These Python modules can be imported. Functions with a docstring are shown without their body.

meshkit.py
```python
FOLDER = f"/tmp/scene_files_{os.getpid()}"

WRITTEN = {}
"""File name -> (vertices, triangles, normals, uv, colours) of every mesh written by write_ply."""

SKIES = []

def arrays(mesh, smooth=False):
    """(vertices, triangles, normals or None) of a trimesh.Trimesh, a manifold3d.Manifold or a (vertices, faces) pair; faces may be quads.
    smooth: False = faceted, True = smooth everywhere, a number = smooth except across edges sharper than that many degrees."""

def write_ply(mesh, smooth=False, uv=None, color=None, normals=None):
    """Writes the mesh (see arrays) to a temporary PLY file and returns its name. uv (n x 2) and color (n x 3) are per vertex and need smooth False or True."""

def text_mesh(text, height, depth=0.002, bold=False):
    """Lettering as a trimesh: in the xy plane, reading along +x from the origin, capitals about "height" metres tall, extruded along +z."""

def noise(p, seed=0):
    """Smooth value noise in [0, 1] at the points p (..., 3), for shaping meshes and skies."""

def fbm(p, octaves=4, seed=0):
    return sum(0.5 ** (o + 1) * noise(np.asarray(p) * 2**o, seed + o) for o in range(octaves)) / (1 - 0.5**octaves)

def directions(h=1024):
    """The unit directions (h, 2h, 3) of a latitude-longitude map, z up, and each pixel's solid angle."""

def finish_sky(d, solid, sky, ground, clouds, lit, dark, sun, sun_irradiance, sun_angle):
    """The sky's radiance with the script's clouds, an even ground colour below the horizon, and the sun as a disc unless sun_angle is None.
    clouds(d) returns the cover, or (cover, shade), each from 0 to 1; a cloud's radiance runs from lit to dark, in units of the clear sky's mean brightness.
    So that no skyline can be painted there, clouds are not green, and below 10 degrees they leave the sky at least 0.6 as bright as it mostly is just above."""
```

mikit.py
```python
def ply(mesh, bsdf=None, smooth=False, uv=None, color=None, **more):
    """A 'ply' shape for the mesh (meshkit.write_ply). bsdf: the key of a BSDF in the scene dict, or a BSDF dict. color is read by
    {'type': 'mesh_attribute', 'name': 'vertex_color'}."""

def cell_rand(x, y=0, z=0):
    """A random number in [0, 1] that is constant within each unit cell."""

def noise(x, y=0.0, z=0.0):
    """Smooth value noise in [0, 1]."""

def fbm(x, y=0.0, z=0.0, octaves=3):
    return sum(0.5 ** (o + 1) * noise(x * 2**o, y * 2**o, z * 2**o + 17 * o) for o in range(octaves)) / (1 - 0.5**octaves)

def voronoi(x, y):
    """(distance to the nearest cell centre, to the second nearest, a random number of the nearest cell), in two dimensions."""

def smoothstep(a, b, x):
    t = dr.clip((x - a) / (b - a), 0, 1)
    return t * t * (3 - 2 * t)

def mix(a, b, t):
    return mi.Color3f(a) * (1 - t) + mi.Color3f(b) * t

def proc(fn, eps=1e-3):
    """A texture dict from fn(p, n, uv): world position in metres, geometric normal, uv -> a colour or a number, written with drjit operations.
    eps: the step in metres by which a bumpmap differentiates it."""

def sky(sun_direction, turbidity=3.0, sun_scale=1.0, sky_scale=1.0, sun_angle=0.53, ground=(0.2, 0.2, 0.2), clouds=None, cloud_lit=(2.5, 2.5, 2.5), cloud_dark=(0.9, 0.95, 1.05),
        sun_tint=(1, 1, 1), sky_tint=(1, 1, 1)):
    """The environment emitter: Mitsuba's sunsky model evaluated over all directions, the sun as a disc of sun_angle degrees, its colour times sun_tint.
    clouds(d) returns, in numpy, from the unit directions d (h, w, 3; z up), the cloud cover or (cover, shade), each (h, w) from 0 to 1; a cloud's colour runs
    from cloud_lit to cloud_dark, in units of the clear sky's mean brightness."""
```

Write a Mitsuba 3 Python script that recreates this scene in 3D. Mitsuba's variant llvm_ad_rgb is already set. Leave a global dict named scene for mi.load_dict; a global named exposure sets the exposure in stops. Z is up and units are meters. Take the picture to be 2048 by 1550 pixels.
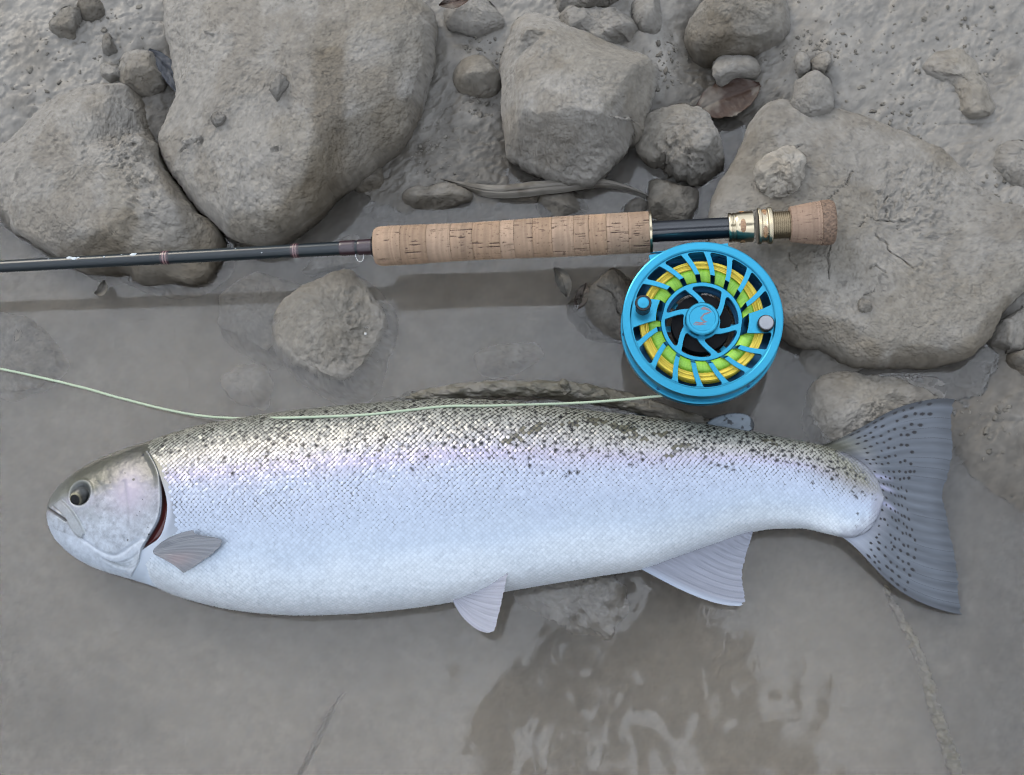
import math, random
import numpy as np, trimesh, shapely
import mitsuba as mi, drjit as dr
import mikit, meshkit, manifold3d
from scipy.interpolate import LinearNDInterpolator, CubicSpline, PchipInterpolator, RBFInterpolator, splprep, splev
from scipy.spatial import cKDTree
from scipy.ndimage import gaussian_filter, map_coordinates
from shapely.geometry import Polygon, LineString, Point
from shapely import affinity

T = mi.ScalarTransform4f
# ------------------------------------------------------------------ camera, sky, exposure
FPX, NAD = 2472.0, (226.0, 775.0)            # focal length in photo pixels; the spot straight below the lens, from the picture centre
DIST = 0.816                                  # metres from the lens to the water along the axis
gz = np.array([NAD[0], NAD[1], FPX]); gz /= np.linalg.norm(gz)
ZC = -gz                                      # world axes in camera axes (right, down, forward)
XC = np.array([1.0, 0, 0]) - ZC[0] * ZC; XC /= np.linalg.norm(XC)
YC = np.cross(ZC, XC)
M = np.array([XC, YC, ZC])                    # camera vector -> world vector
FW = M @ np.array([0, 0, 1.0])
CAM = -FW * DIST                              # the axis meets the water at the origin
H = CAM[2]
scene, labels = {}, {}
scene['camera'] = {'type': 'perspective', 'fov': 2 * math.degrees(math.atan(1024 / FPX)), 'fov_axis': 'x', 'near_clip': 0.02, 'far_clip': 400.0,
                   'to_world': T().look_at(origin=CAM.tolist(), target=(CAM + FW).tolist(), up=(M @ np.array([0, -1.0, 0])).tolist())}


def overcast(d):
    z = np.clip(d[..., 2], 0, 1)
    lump = meshkit.fbm(d * 4.2 + 1.3, 4, 5) - 0.46
    return np.ones(z.shape), np.clip(1 - z + 1.1 * lump, 0, 1)


scene['sky'] = mikit.sky((-0.50, 0.66, 0.56), turbidity=5, sun_scale=0.20, sun_angle=28, sun_tint=(.86, .98, 1.18), clouds=overcast, cloud_lit=(2.30, 2.5, 2.82), cloud_dark=(0.75, 0.82, 0.92))
exposure = 3.92
KA = 0.54                                     # every pigment is as dark as soaked silt makes it; the exposure answers that


def W(px, py, z=0.0):
    """the point at height z seen at the photo pixel"""
    px, py, z = np.broadcast_arrays(np.asarray(px, float), np.asarray(py, float), np.asarray(z, float))
    d = np.stack([px - 1024, py - 775, np.full(px.shape, FPX)], -1) @ M.T
    return CAM + d * ((z - H) / d[..., 2])[..., None]


def W2(pts, z=0.0):
    p = np.asarray(pts, float)
    return W(p[:, 0], p[:, 1], z)


S = 0.00033
R01 = np.random.default_rng(7)
fbm, noise = meshkit.fbm, meshkit.noise


def nz(P, freq, octaves=3, seed=0):
    return fbm(np.asarray(P) * freq + 31.7, octaves, seed) - 0.5


def sst(a, b, x):
    t = np.clip((x - a) / (b - a), 0, 1)
    return t * t * (3 - 2 * t)


used = {}


def numbered(name):
    used[name] = used.get(name, 0) + 1
    return name if used[name] == 1 else f'{name}_{used[name] - 1:03d}'


def tag(key, label=None, category=None, group=None, kind=None):
    labels[key] = {k: v for k, v in dict(label=label, category=category, group=group, kind=kind).items() if v}


def add(name, mesh, bsdf, parent=None, smooth=35, color=None, uv=None, **more):
    key = numbered((parent + '__' if parent else '') + name)
    if color is not None or uv is not None:
        smooth = smooth if isinstance(smooth, bool) else True
    scene[key] = mikit.ply(mesh, bsdf, smooth=smooth, color=None if color is None else color * KA, uv=uv, **more)
    return key


def grid_faces(nu, nv, wrap=False):
    """quads of a nu x nv grid of vertices (row-major), wrap: the second index closes"""
    i, j = np.meshgrid(np.arange(nu - 1), np.arange(nv if wrap else nv - 1), indexing='ij')
    k = (j + 1) % nv
    return np.stack([i * nv + j, (i + 1) * nv + j, (i + 1) * nv + k, i * nv + k], -1).reshape(-1, 4)


def tri(f):
    return np.vstack([f[:, [0, 1, 2]], f[:, [0, 2, 3]]])


# ------------------------------------------------------------------ materials
def bumped(inner, fn, scale, eps=4e-4):
    return {'type': 'bumpmap', 'arbitrary': mikit.proc(fn, eps), 'scale': scale, 'bsdf': inner}


VC = {'type': 'mesh_attribute', 'name': 'vertex_color'}


def rgb(*c):
    return {'type': 'rgb', 'value': [x * KA for x in c]}


def pr(color, rough, spec=0.5, **k):
    return {'type': 'principled', 'base_color': color, 'roughness': rough, 'specular': spec, **k}


def two(d):
    return {'type': 'twosided', 'bsdf': d}


def grain(p, n, uv):
    return mikit.fbm(p.x * 380, p.y * 380, p.z * 380, 3) + 0.5 * mikit.noise(p.x * 1100, p.y * 1100, p.z * 1100)


def soft_grain(p, n, uv):
    return mikit.fbm(p.x * 260, p.y * 260, p.z * 260, 3)


scene['stone_skin'] = {'type': 'twosided', 'bsdf': bumped(pr(VC, 0.66, 0.12), grain, 0.0021)}
scene['mud_skin'] = {'type': 'twosided', 'bsdf': bumped(pr(VC, 0.50, 0.24), soft_grain, 0.0009)}
scene['silt'] = {'type': 'homogeneous', 'albedo': {'type': 'rgb', 'value': [.60, .56, .50]}, 'sigma_t': 23.0}
scene['water_surface'] = {'type': 'dielectric', 'int_ior': 1.333, 'ext_ior': 1.0}
# ------------------------------------------------------------------ mud bed: heights (metres above the water) at photo pixels
BED = [(-400, -500, .05), (500, -600, .05), (1400, -600, .05), (2500, -500, .055), (-150, 0, .026), (100, 60, .024), (250, 60, .02), (60, 180, .02), (-150, 250, .014), (200, 150, .016), (330, 170, .006), (340, 230, .004),
       (290, 330, .002), (340, 330, -.006), (360, 420, -.012), (400, 430, -.018), (440, 480, -.020), (0, 450, -.008), (-60, 430, -.007), (30, 500, -.012), (-150, 480, -.008), (-100, 480, -.008), (-120, 620, -.012), (60, 560, -.012), (100, 700, -.014), (40, 640, -.011), (250, 620, -.018), (330, 700, -.026), (170, 800, -.026), (60, 800, -.016),
       (560, 510, -.005), (640, 470, -.004), (720, 380, -.0015), (700, 440, -.003), (650, 520, -.007), (780, 400, .0012), (820, 300, .004), (900, 250, .007), (960, 100, .012), (960, 210, .006), (950, 330, .003), (870, 430, -.0015), (980, 430, -.002),
       (1000, 380, .0005), (1060, 350, -.004), (1080, 440, -.005), (1200, 410, -.006), (1250, 370, -.005), (1240, 440, -.004), (1330, 340, -.001), (1380, 380, -.003), (1440, 350, -.004), (1470, 290, -.003), (1480, 210, .002), (1420, 440, -.004),
       (1350, 160, .01), (1330, 100, .015), (1330, 220, .006), (1390, 120, .001), (1385, 60, .004), (1250, 10, .018), (1050, 0, .018), (1560, 150, .016), (1600, 60, .022), (1800, 60, .024), (2000, 60, .026), (1700, 160, .021), (1900, 180, .02), (2150, 200, .026),
       (1950, 300, .018), (2030, 430, .021), (2150, 500, .02), (1950, 330, .0185), (900, 560, -.010), (800, 640, -.02), (1000, 620, -.016), (950, 720, -.022), (1130, 560, -.006), (1130, 760, -.018), (1260, 760, -.014), (1350, 830, -.014), (1560, 760, -.008),
       (1580, 700, -.003), (1620, 720, .0015), (1590, 840, -.011), (1660, 720, .002), (1800, 760, -.002), (1900, 760, -.0025), (1980, 740, -.0015), (1990, 800, .0035), (2040, 850, .004), (2150, 800, .006), (1950, 900, .002), (1960, 980, -.001), (2040, 980, .001),
       (1980, 1080, -.003), (2100, 1080, -.002), (1970, 1250, -.006), (2080, 1300, -.005), (1900, 1400, -.010), (2050, 1480, -.007), (1800, 1240, -.014), (1700, 1150, -.022), (1700, 1400, -.025), (1560, 1130, -.026), (1480, 1300, -.03),
       (1200, 1220, -.012), (1240, 1330, -.02), (1250, 1450, -.027), (1000, 1300, -.028), (800, 1350, -.03), (560, 1300, -.032), (300, 1250, -.026), (100, 1200, -.02), (60, 1000, -.018), (60, 1350, -.016), (250, 1500, -.022), (600, 1500, -.03), (900, 1520, -.03),
       (300, 1000, -.035), (700, 1000, -.038), (1100, 1000, -.036), (1500, 950, -.03), (1700, 980, -.018), (1250, 1650, -.03), (400, 1900, -.05), (1250, 2000, -.06), (2100, 1900, -.05), (-300, 1300, -.03), (-300, 900, -.02), (2400, 1400, -.012), (2400, 900, .01)]


def axis(lo, hi, step, far, grow=1.09):
    core = np.arange(lo, hi + step / 2, step)
    tail, d, x = [], step, 0.0
    while x < far:
        d *= grow; x += d; tail.append(x)
    tail = np.array(tail)
    return np.concatenate([lo - tail[::-1], core, hi + tail])


bp = W2([b[:2] for b in BED]); bz = np.array([b[2] for b in BED])
bed_rbf = RBFInterpolator(bp[:, :2], bz, kernel='thin_plate_spline', smoothing=2e-5)
gx = np.linspace(-.62, .62, 160); gy = np.linspace(-.62, .62, 160)
GX, GY = np.meshgrid(gx, gy, indexing='ij')
bed_g = bed_rbf(np.stack([GX.ravel(), GY.ravel()], 1)).reshape(GX.shape)


def bed_smooth(x, y):
    u = (np.clip(x, -.6, .6) + .62) / 1.24 * 159; v = (np.clip(y, -.6, .6) + .62) / 1.24 * 159
    near = map_coordinates(bed_g, [u, v], order=1)
    # away from the picture: the bank goes up to the back, the river bed falls to the front and the far bank rises behind it
    far = np.where(y > 0, 0.05 + 0.09 * (y - .6), np.where(y > -9, -0.06 - 0.35 * sst(0.6, 4, -y), -0.41 + 0.25 * (-y - 9)))
    far = np.where(y > 12, 0.05 + 0.09 * 11.4 + 0.03 * (y - 12), far)
    far = np.where(y < -14, np.minimum(far, 1.2 + 0.02 * (-y - 14)), far)
    w = np.maximum(sst(.42, .75, np.abs(x)) * 0.6 * (np.abs(y) > 0.0), sst(.45, .62, np.abs(y)))
    w = np.maximum(w, sst(.6, 2.5, np.abs(x)))
    return near * (1 - w) + far * w


def bed_height(x, y):
    P = np.stack([x, y, np.zeros_like(x)], -1)
    b = bed_smooth(x, y)
    dry = sst(-.006, .006, b)
    lump = nz(P, 55, 3, 1) * .0070 + nz(P, 150, 3, 2) * .0040 * (0.35 + .65 * dry)
    rough = sst(.42, .62, fbm(P * 26 + 9, 2, 8))
    ridged = (0.5 - np.abs(fbm(P * 210 + 4, 3, 11) - .5) * 2) * .0020 + nz(P, 420, 2, 12) * .0013
    # shallow furrows where the mud slid and dried
    fur = np.clip(1 - np.abs(fbm(P * [50, 85, 1] + 3, 3, 21) - .5) * 26, 0, 1) * -.0016 * sst(.5, .62, fbm(P * 14, 2, 22))
    b = b + nz(P, 13, 3, 33) * .014 * sst(-.004, -.018, b) * sst(1.5, .5, np.hypot(x, y))
    return b + lump * (0.3 + .7 * dry) + (ridged * (0.25 + 0.75 * rough) + fur) * dry * sst(1.5, .5, np.hypot(x, y))


ax, ay = axis(-.58, .48, .00125, 150), axis(-.36, .40, .00125, 150)
AX, AY = np.meshgrid(ax, ay, indexing='ij')
AZ = bed_height(AX, AY)
V = np.stack([AX, AY, AZ], -1).reshape(-1, 3)


def mud_color(P, tone=1.0, damp=True, seed=0):
    """wet grey silt: dry skin pale, soaked skin darker and browner; patches of their own"""
    a = np.array([.169, .157, .140]) * tone
    c = np.repeat(a[None], len(P), 0)
    c = c * (1 + .26 * nz(P, 22, 3, 40 + seed)[:, None] + .45 * nz(P, 190, 3, 41 + seed)[:, None] + .35 * nz(P, 620, 2, 39 + seed)[:, None])
    w = sst(.50, .68, fbm(P * 34 + 5, 3, 42 + seed))[:, None]
    c = c * (1 - w * np.array([.14, .165, .20]))
    if damp:
        d = sst(.014, .000, P[:, 2] + .012 * nz(P, 60, 3, 43))[:, None]
        c = c * (1 - d * np.array([.56, .58, .61]))
        u = sst(-.002, -.010, P[:, 2])[:, None]
        c = c * (1 + u * (1.3 * nz(P * [1, 1.6, .2], 11, 3, 44) + .5 * nz(P * [1, 1.6, .2], 45, 2, 45))[:, None])
    return np.clip(c, .01, .9)


# the mud is solid: a second skin just beneath closes it where the water thins out to nothing
i2, j2 = np.unique(np.r_[0:len(ax):2, len(ax) - 1]), np.unique(np.r_[0:len(ay):2, len(ay) - 1])
V2 = V.reshape(len(ax), len(ay), 3)[np.ix_(i2, j2)].reshape(-1, 3) - [0, 0, .0006]
MC = mud_color(V, .93)
add('mud', (np.vstack([V, V2]), np.vstack([grid_faces(len(ax), len(ay)), grid_faces(len(i2), len(j2)) + len(V)])), 'mud_skin', smooth=True, color=np.vstack([MC, MC.reshape(len(ax), len(ay), 3)[np.ix_(i2, j2)].reshape(-1, 3)]))
tag('mud', 'wet grey river mud between the stones and under the shallow water', 'mud', kind='structure')

# ------------------------------------------------------------------ water: a closed body, its top rippled
wx, wy = axis(-.48, .48, .004, 60, 1.25), axis(-.42, .36, .004, 60, 1.25)
WX, WY = np.meshgrid(wx, wy, indexing='ij')
calm = sst(-.05, -.25, WY)
PW = np.stack([WX, WY, 0 * WX], -1)
rip = (fbm(PW * [34, 22, 1] + 3, 3, 60) - .5) * .0013 * (.10 + .9 * calm) * sst(2.0, .6, np.hypot(WX, WY))
rip = rip + .00006 * np.sin(190 * (WX * .9 + WY * .35) + 3 * fbm(PW * 9, 2, 61)) * calm * sst(.55, .6, fbm(PW * 5 + 2, 2, 62)) * sst(.6, .4, np.hypot(WX, WY))
WT = np.stack([WX, WY, rip], -1).reshape(-1, 3)
nx_, ny_ = len(wx), len(wy)
WB = WT.copy(); WB[:, 2] = -1.2
ring = np.concatenate([np.arange(ny_), np.arange(1, nx_) * ny_ + ny_ - 1, (nx_ - 1) * ny_ + np.arange(ny_ - 2, -1, -1), np.arange(nx_ - 2, 0, -1) * ny_])
nb = np.roll(ring, -1); off = nx_ * ny_
gf = grid_faces(nx_, ny_)
corner = [0, ny_ - 1, off - 1, off - ny_]
wf = np.vstack([gf[:, ::-1] if False else gf, np.stack([ring, nb, nb + off, ring + off], 1)])
wm = trimesh.Trimesh(np.vstack([WT, WB]), np.vstack([tri(wf), tri(grid_faces(nx_, ny_)[:, ::-1] + off)]), process=False)
if wm.volume < 0:
    wm.invert()
nrm = np.zeros((len(wm.vertices), 3)); nrm[:, 2] = 1
add('water', wm, 'water_surface', smooth=30, interior={'type': 'ref', 'id': 'silt'})
tag('water', 'still murky brown shallow river water around the fish', 'water', kind='structure')
# ------------------------------------------------------------------ stones
def outline_polar(pw, center, n, rough, seed, angular=.45):
    """the outline as a radius for n directions about the centre, softened and roughened"""
    p = np.vstack([pw[:, :2], pw[:1, :2]])
    tck, _ = splprep(p.T, s=0, per=1, k=2)
    q = np.array(splev(np.linspace(0, 1, 900, endpoint=False), tck)).T
    lin = np.array([np.interp(np.linspace(0, len(p) - 1, 900, endpoint=False), np.arange(len(p)), p[:, k]) for k in (0, 1)]).T
    q = (1 - angular) * q + angular * lin
    d = q - center
    a, r = np.arctan2(d[:, 1], d[:, 0]), np.hypot(d[:, 0], d[:, 1])
    o = np.argsort(a); a, r = a[o], r[o]
    th = np.linspace(-np.pi, np.pi, n, endpoint=False)
    rr = np.interp(th, np.concatenate([a - 2 * np.pi, a, a + 2 * np.pi]), np.tile(r, 3))
    pt = np.stack([np.cos(th) * rr, np.sin(th) * rr, np.full(n, seed * 1.7)], 1)
    return th, rr + rough * (nz(pt, 55, 3, seed) * .008 + nz(pt, 240, 2, seed + 1) * .0025)


def stone(outline, tops, edge=.012, base=-.03, lip=.005, blur=2.2, rough=1.0, tone=1.0, label='', category='stone', group=None, name='stone', seed=1, step=.00098, center=None, under=.10, mat='stone_skin',
          lump=1.0, carve=None, color=None, damp=True, face_tint=None, facet=1.0, flat=True):
    """a stone from its outline (photo pixels, at the height edge), and heights of points on its top (photo pixels, metres)"""
    pw = W2(outline, edge)
    poly = Polygon(pw[:, :2])
    little = math.sqrt(poly.area) < .045         # little stones: crisper corners, flatter tops
    if little:
        blur, lip, facet = min(blur, .7), lip * .7, min(1.3, facet * 1.3)
    c = np.array(W(*center, edge)[:2] if center else [poly.centroid.x, poly.centroid.y])
    per = poly.length
    n = int(np.clip(per / step, 40, 900))
    th, rr = outline_polar(pw, c, n, rough, seed, .85 if little and flat else .45)
    tw = np.array([W(a, b, z) for a, b, z in tops]) if tops else np.zeros((0, 3))
    dens = np.array([poly.exterior.interpolate(t, normalized=True).coords[0] for t in np.linspace(0, 1, 60, endpoint=False)])
    lo, hi = pw[:, :2].min(0) - .03, pw[:, :2].max(0) + .03
    gs = .0018
    xs, ys = np.arange(lo[0], hi[0], gs), np.arange(lo[1], hi[1], gs)
    XX, YY = np.meshgrid(xs, ys, indexing='ij')
    out = c + (dens - c) * 1.02
    box = np.array([[lo[0], lo[1]], [lo[0], hi[1]], [hi[0], lo[1]], [hi[0], hi[1]]])
    if little and flat and len(tw):
        g0 = np.random.default_rng(seed + 900)
        rim_ = c + (dens[::6] - c) * (.74 + .08 * g0.random((10, 1)))
        tw = np.vstack([tw, np.column_stack([rim_, tw[:, 2].mean() - (tw[:, 2].mean() - edge) * (.08 + .25 * g0.random(10))])])
    lin = LinearNDInterpolator(np.vstack([out, tw[:, :2], c + (box - c) * 1.6]), np.concatenate([np.full(len(out), edge + lip), tw[:, 2], np.full(4, edge + lip)]))
    g = gaussian_filter(np.nan_to_num(lin(XX, YY), nan=edge + lip), blur)
    nr = int(np.clip(rr.mean() / step, 10, 240))
    q = np.linspace(0, 1, nr + 1)[1:]
    x = c[0] + np.cos(th)[None] * rr[None] * q[:, None]; y = c[1] + np.sin(th)[None] * rr[None] * q[:, None]
    z = map_coordinates(g, [(x - lo[0]) / gs, (y - lo[1]) / gs], order=1, mode='nearest')
    inn = np.clip(1 - (1 - q)[:, None] * rr[None] / lip, 0, 1)
    z = z - lip * (1 - np.sqrt(np.clip(1 - inn ** 2, 0, 1)))
    k = 12
    t = (np.arange(k) + 1) / k
    s = 1 - under * t ** 1.6
    x2 = c[0] + np.cos(th)[None] * rr[None] * s[:, None]; y2 = c[1] + np.sin(th)[None] * rr[None] * s[:, None]
    z2 = z[-1][None] + (base - z[-1][None]) * t[:, None]
    X, Y, Z = np.vstack([x, x2]), np.vstack([y, y2]), np.vstack([z, z2])
    v = np.stack([X, Y, Z], -1).reshape(-1, 3)
    zc = map_coordinates(g, [[(c[0] - lo[0]) / gs], [(c[1] - lo[1]) / gs]], order=1)[0]
    nv = len(v)
    v = np.vstack([v, [[c[0], c[1], zc], [c[0], c[1], base]]])
    i = np.arange(n); j = (i + 1) % n
    f = np.vstack([tri(grid_faces(nr + k, n, True)), np.stack([np.full(n, nv), i, j], 1), np.stack([np.full(n, nv + 1), (nr + k - 1) * n + j, (nr + k - 1) * n + i], 1)])
    m = trimesh.Trimesh(v, f, process=False)
    if m.volume < 0:
        m.invert()
    N = meshkit.arrays(m, True)[2]
    P = v + seed * 3.1
    patch = sst(.40, .62, fbm(P * 24, 2, seed + 70))
    d = lump * (nz(P, 38, 2, seed + 71) * .005 + nz(P, 105, 3, seed + 72) * .0024) + rough * ((.4 + .6 * patch) * nz(P, 330, 3, seed + 73) * .0022 + patch * (.5 - np.abs(fbm(P * 190, 2, seed + 74) - .5) * 3) * .0009)
    g_ = np.random.default_rng(seed + 500)
    # broken faces: each patch of the skin is pressed towards a plane of its own
    fs = .034 if not little else .016
    b0, b1 = v.min(0) - fs, v.max(0) + fs
    seeds = v[g_.choice(len(v), max(6, int(3.2 * poly.area / fs ** 2)), replace=False)]
    wv = v + .22 * fs * np.stack([nz(v, .9 / fs, 3, 7), nz(v, .9 / fs, 3, 8), nz(v, .9 / fs, 3, 9)], 1)
    dd_, ii_ = cKDTree(seeds).query(wv, k=3)
    cnt = np.maximum(np.bincount(ii_[:, 0], minlength=len(seeds)), 1)[:, None]
    mc_ = np.stack([np.bincount(ii_[:, 0], v[:, q_], len(seeds)) for q_ in range(3)], 1) / cnt
    mn_ = np.stack([np.bincount(ii_[:, 0], N[:, q_], len(seeds)) for q_ in range(3)], 1)
    mn_ /= np.linalg.norm(mn_, axis=1, keepdims=True) + 1e-9
    ww = np.exp(-(dd_ - dd_[:, :1]) / (.10 * fs)); ww /= ww.sum(1, keepdims=True)
    press = sum(ww[:, q_] * ((v - mc_[ii_[:, q_]]) * mn_[ii_[:, q_]]).sum(1) for q_ in range(3))
    pv = -.62 * facet * np.clip(press, -.006, .006)
    sc_ = .0085
    pts_ = b0 + (b1 - b0) * g_.random((int(np.prod((b1 - b0) / sc_)) + 8, 3))
    d = d + pv - .09 * facet * sc_ * (np.clip(cKDTree(pts_).query(v + .3 * sc_ * np.stack([nz(v, 1 / sc_, 2, 7), nz(v, 1 / sc_, 2, 8), nz(v, 1 / sc_, 2, 9)], 1))[0] / sc_, 0, 1) - .5)
    if carve is not None:
        d = d + carve(v, P)
    v = v + N * d[:, None]
    m.vertices = v
    col = mud_color(v, 1.10 * tone, damp, seed)
    # rubbed, browner patches where the silt skin is gone, as broad stains
    b = sst(.5, .62, fbm(P * 17 + 2, 4, seed + 75))[:, None] * .5
    col = col * (1 - b * np.array([.20, .24, .32]))
    col = col * (1 + .28 * rough ** .5 * nz(P, 760, 2, seed + 76) + .16 * nz(P, 300, 2, seed + 77))[:, None]
    pits = sst(.70, .80, noise(P * 430, seed + 78)) * sst(.45, .6, fbm(P * 40, 2, seed + 79))
    col = col * (1 - .28 * pits[:, None])
    if face_tint is not None:
        col = face_tint(v, P, col)
    if color is not None:
        col = color(v, P, col)
    key = add(name, m, mat, smooth=True, color=np.clip(col, .01, .9))
    tag(key, label, category, group)
    return key, lin


def blot(v, pts, z, rad, soft=.5):
    """1 within rad (metres) of the polyline of photo pixels at height z"""
    ln = LineString(W2(pts, z)[:, :2]) if len(pts) > 1 else Point(*W2(pts, z)[0, :2])
    w = shapely.distance(shapely.points(v[:, :2] + .010 * np.stack([nz(v, 110, 4, 5), nz(v, 110, 4, 6)], 1)), ln)
    return sst(rad, rad * (1 - soft), w)[:, None]


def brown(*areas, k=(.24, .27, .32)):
    """darker, browner bands along the given lines, area by area"""
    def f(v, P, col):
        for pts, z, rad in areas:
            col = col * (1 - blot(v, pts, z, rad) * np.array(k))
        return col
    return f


def cracks(*lines, depth=.0016, wid=.0008):
    L = [(LineString(W2(p, z)[:, :2])) for p, z in lines]
    def f(v, P):
        q = shapely.points(v[:, :2] + .009 * np.stack([nz(v, 110, 4, 15), nz(v, 110, 4, 16)], 1))
        return sum(-depth * sst(wid, 0, shapely.distance(q, l)) for l in L) * (v[:, 2] > .004)
    return f


def crumbly(center, z, rad, amp=.0035):
    def f(v, P):
        m = blot(v, [center] if not isinstance(center, list) else center, z, rad, .8)[:, 0]
        return m * (sst(.5, .75, fbm(P * 300, 2, 91)) * amp - sst(.5, .3, fbm(P * 240, 2, 92)) * amp * .8)
    return f


def both(*fs):
    return lambda v, P: sum(f(v, P) for f in fs)


# the big slab at the top, its crest running down the middle
stone([(318, 285), (328, 255), (358, 205), (352, 150), (335, 95), (318, 0), (340, -80), (600, -120), (860, -70), (885, 0), (905, 40), (910, 100), (912, 160), (900, 205), (868, 236), (828, 240), (790, 272), (740, 303), (706, 335), (690, 370),
       (655, 412), (620, 440), (580, 470), (540, 484), (500, 485), (460, 470), (430, 440), (380, 385), (335, 330)],
      [(430, 130, .054), (430, 0, .055), (560, 20, .060), (620, 140, .060), (640, 260, .056), (620, 340, .050), (470, 300, .047), (390, 270, .040), (470, 400, .037), (560, 420, .036), (600, 400, .040), (700, 120, .056), (740, 200, .048), (800, 30, .054), (860, 70, .046), (850, 180, .036), (680, 320, .036), (640, 390, .032), (540, 455, .028)],
      edge=.018, base=-.02, lip=.009, blur=3.2, rough=.85, tone=1.08, seed=3, center=(600, 170), under=.06, name='slab_stone', lump=.8, facet=.6,
      carve=both(crumbly([(365, 285), (395, 280)], .04, .008, .004), crumbly([(402, 62), (425, 72)], .054, .005, .003), crumbly((550, 300), .05, .004)),
      face_tint=brown(([(660, 120), (655, 260), (630, 340), (620, 400)], .055, .013), ([(900, 40), (900, 190)], .03, .014), ([(480, 470), (560, 470), (640, 410), (720, 300), (860, 220)], .025, .016)),
      label='largest pale grey slab of rock, top left of centre, leaning over the puddle', category='rock')
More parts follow.
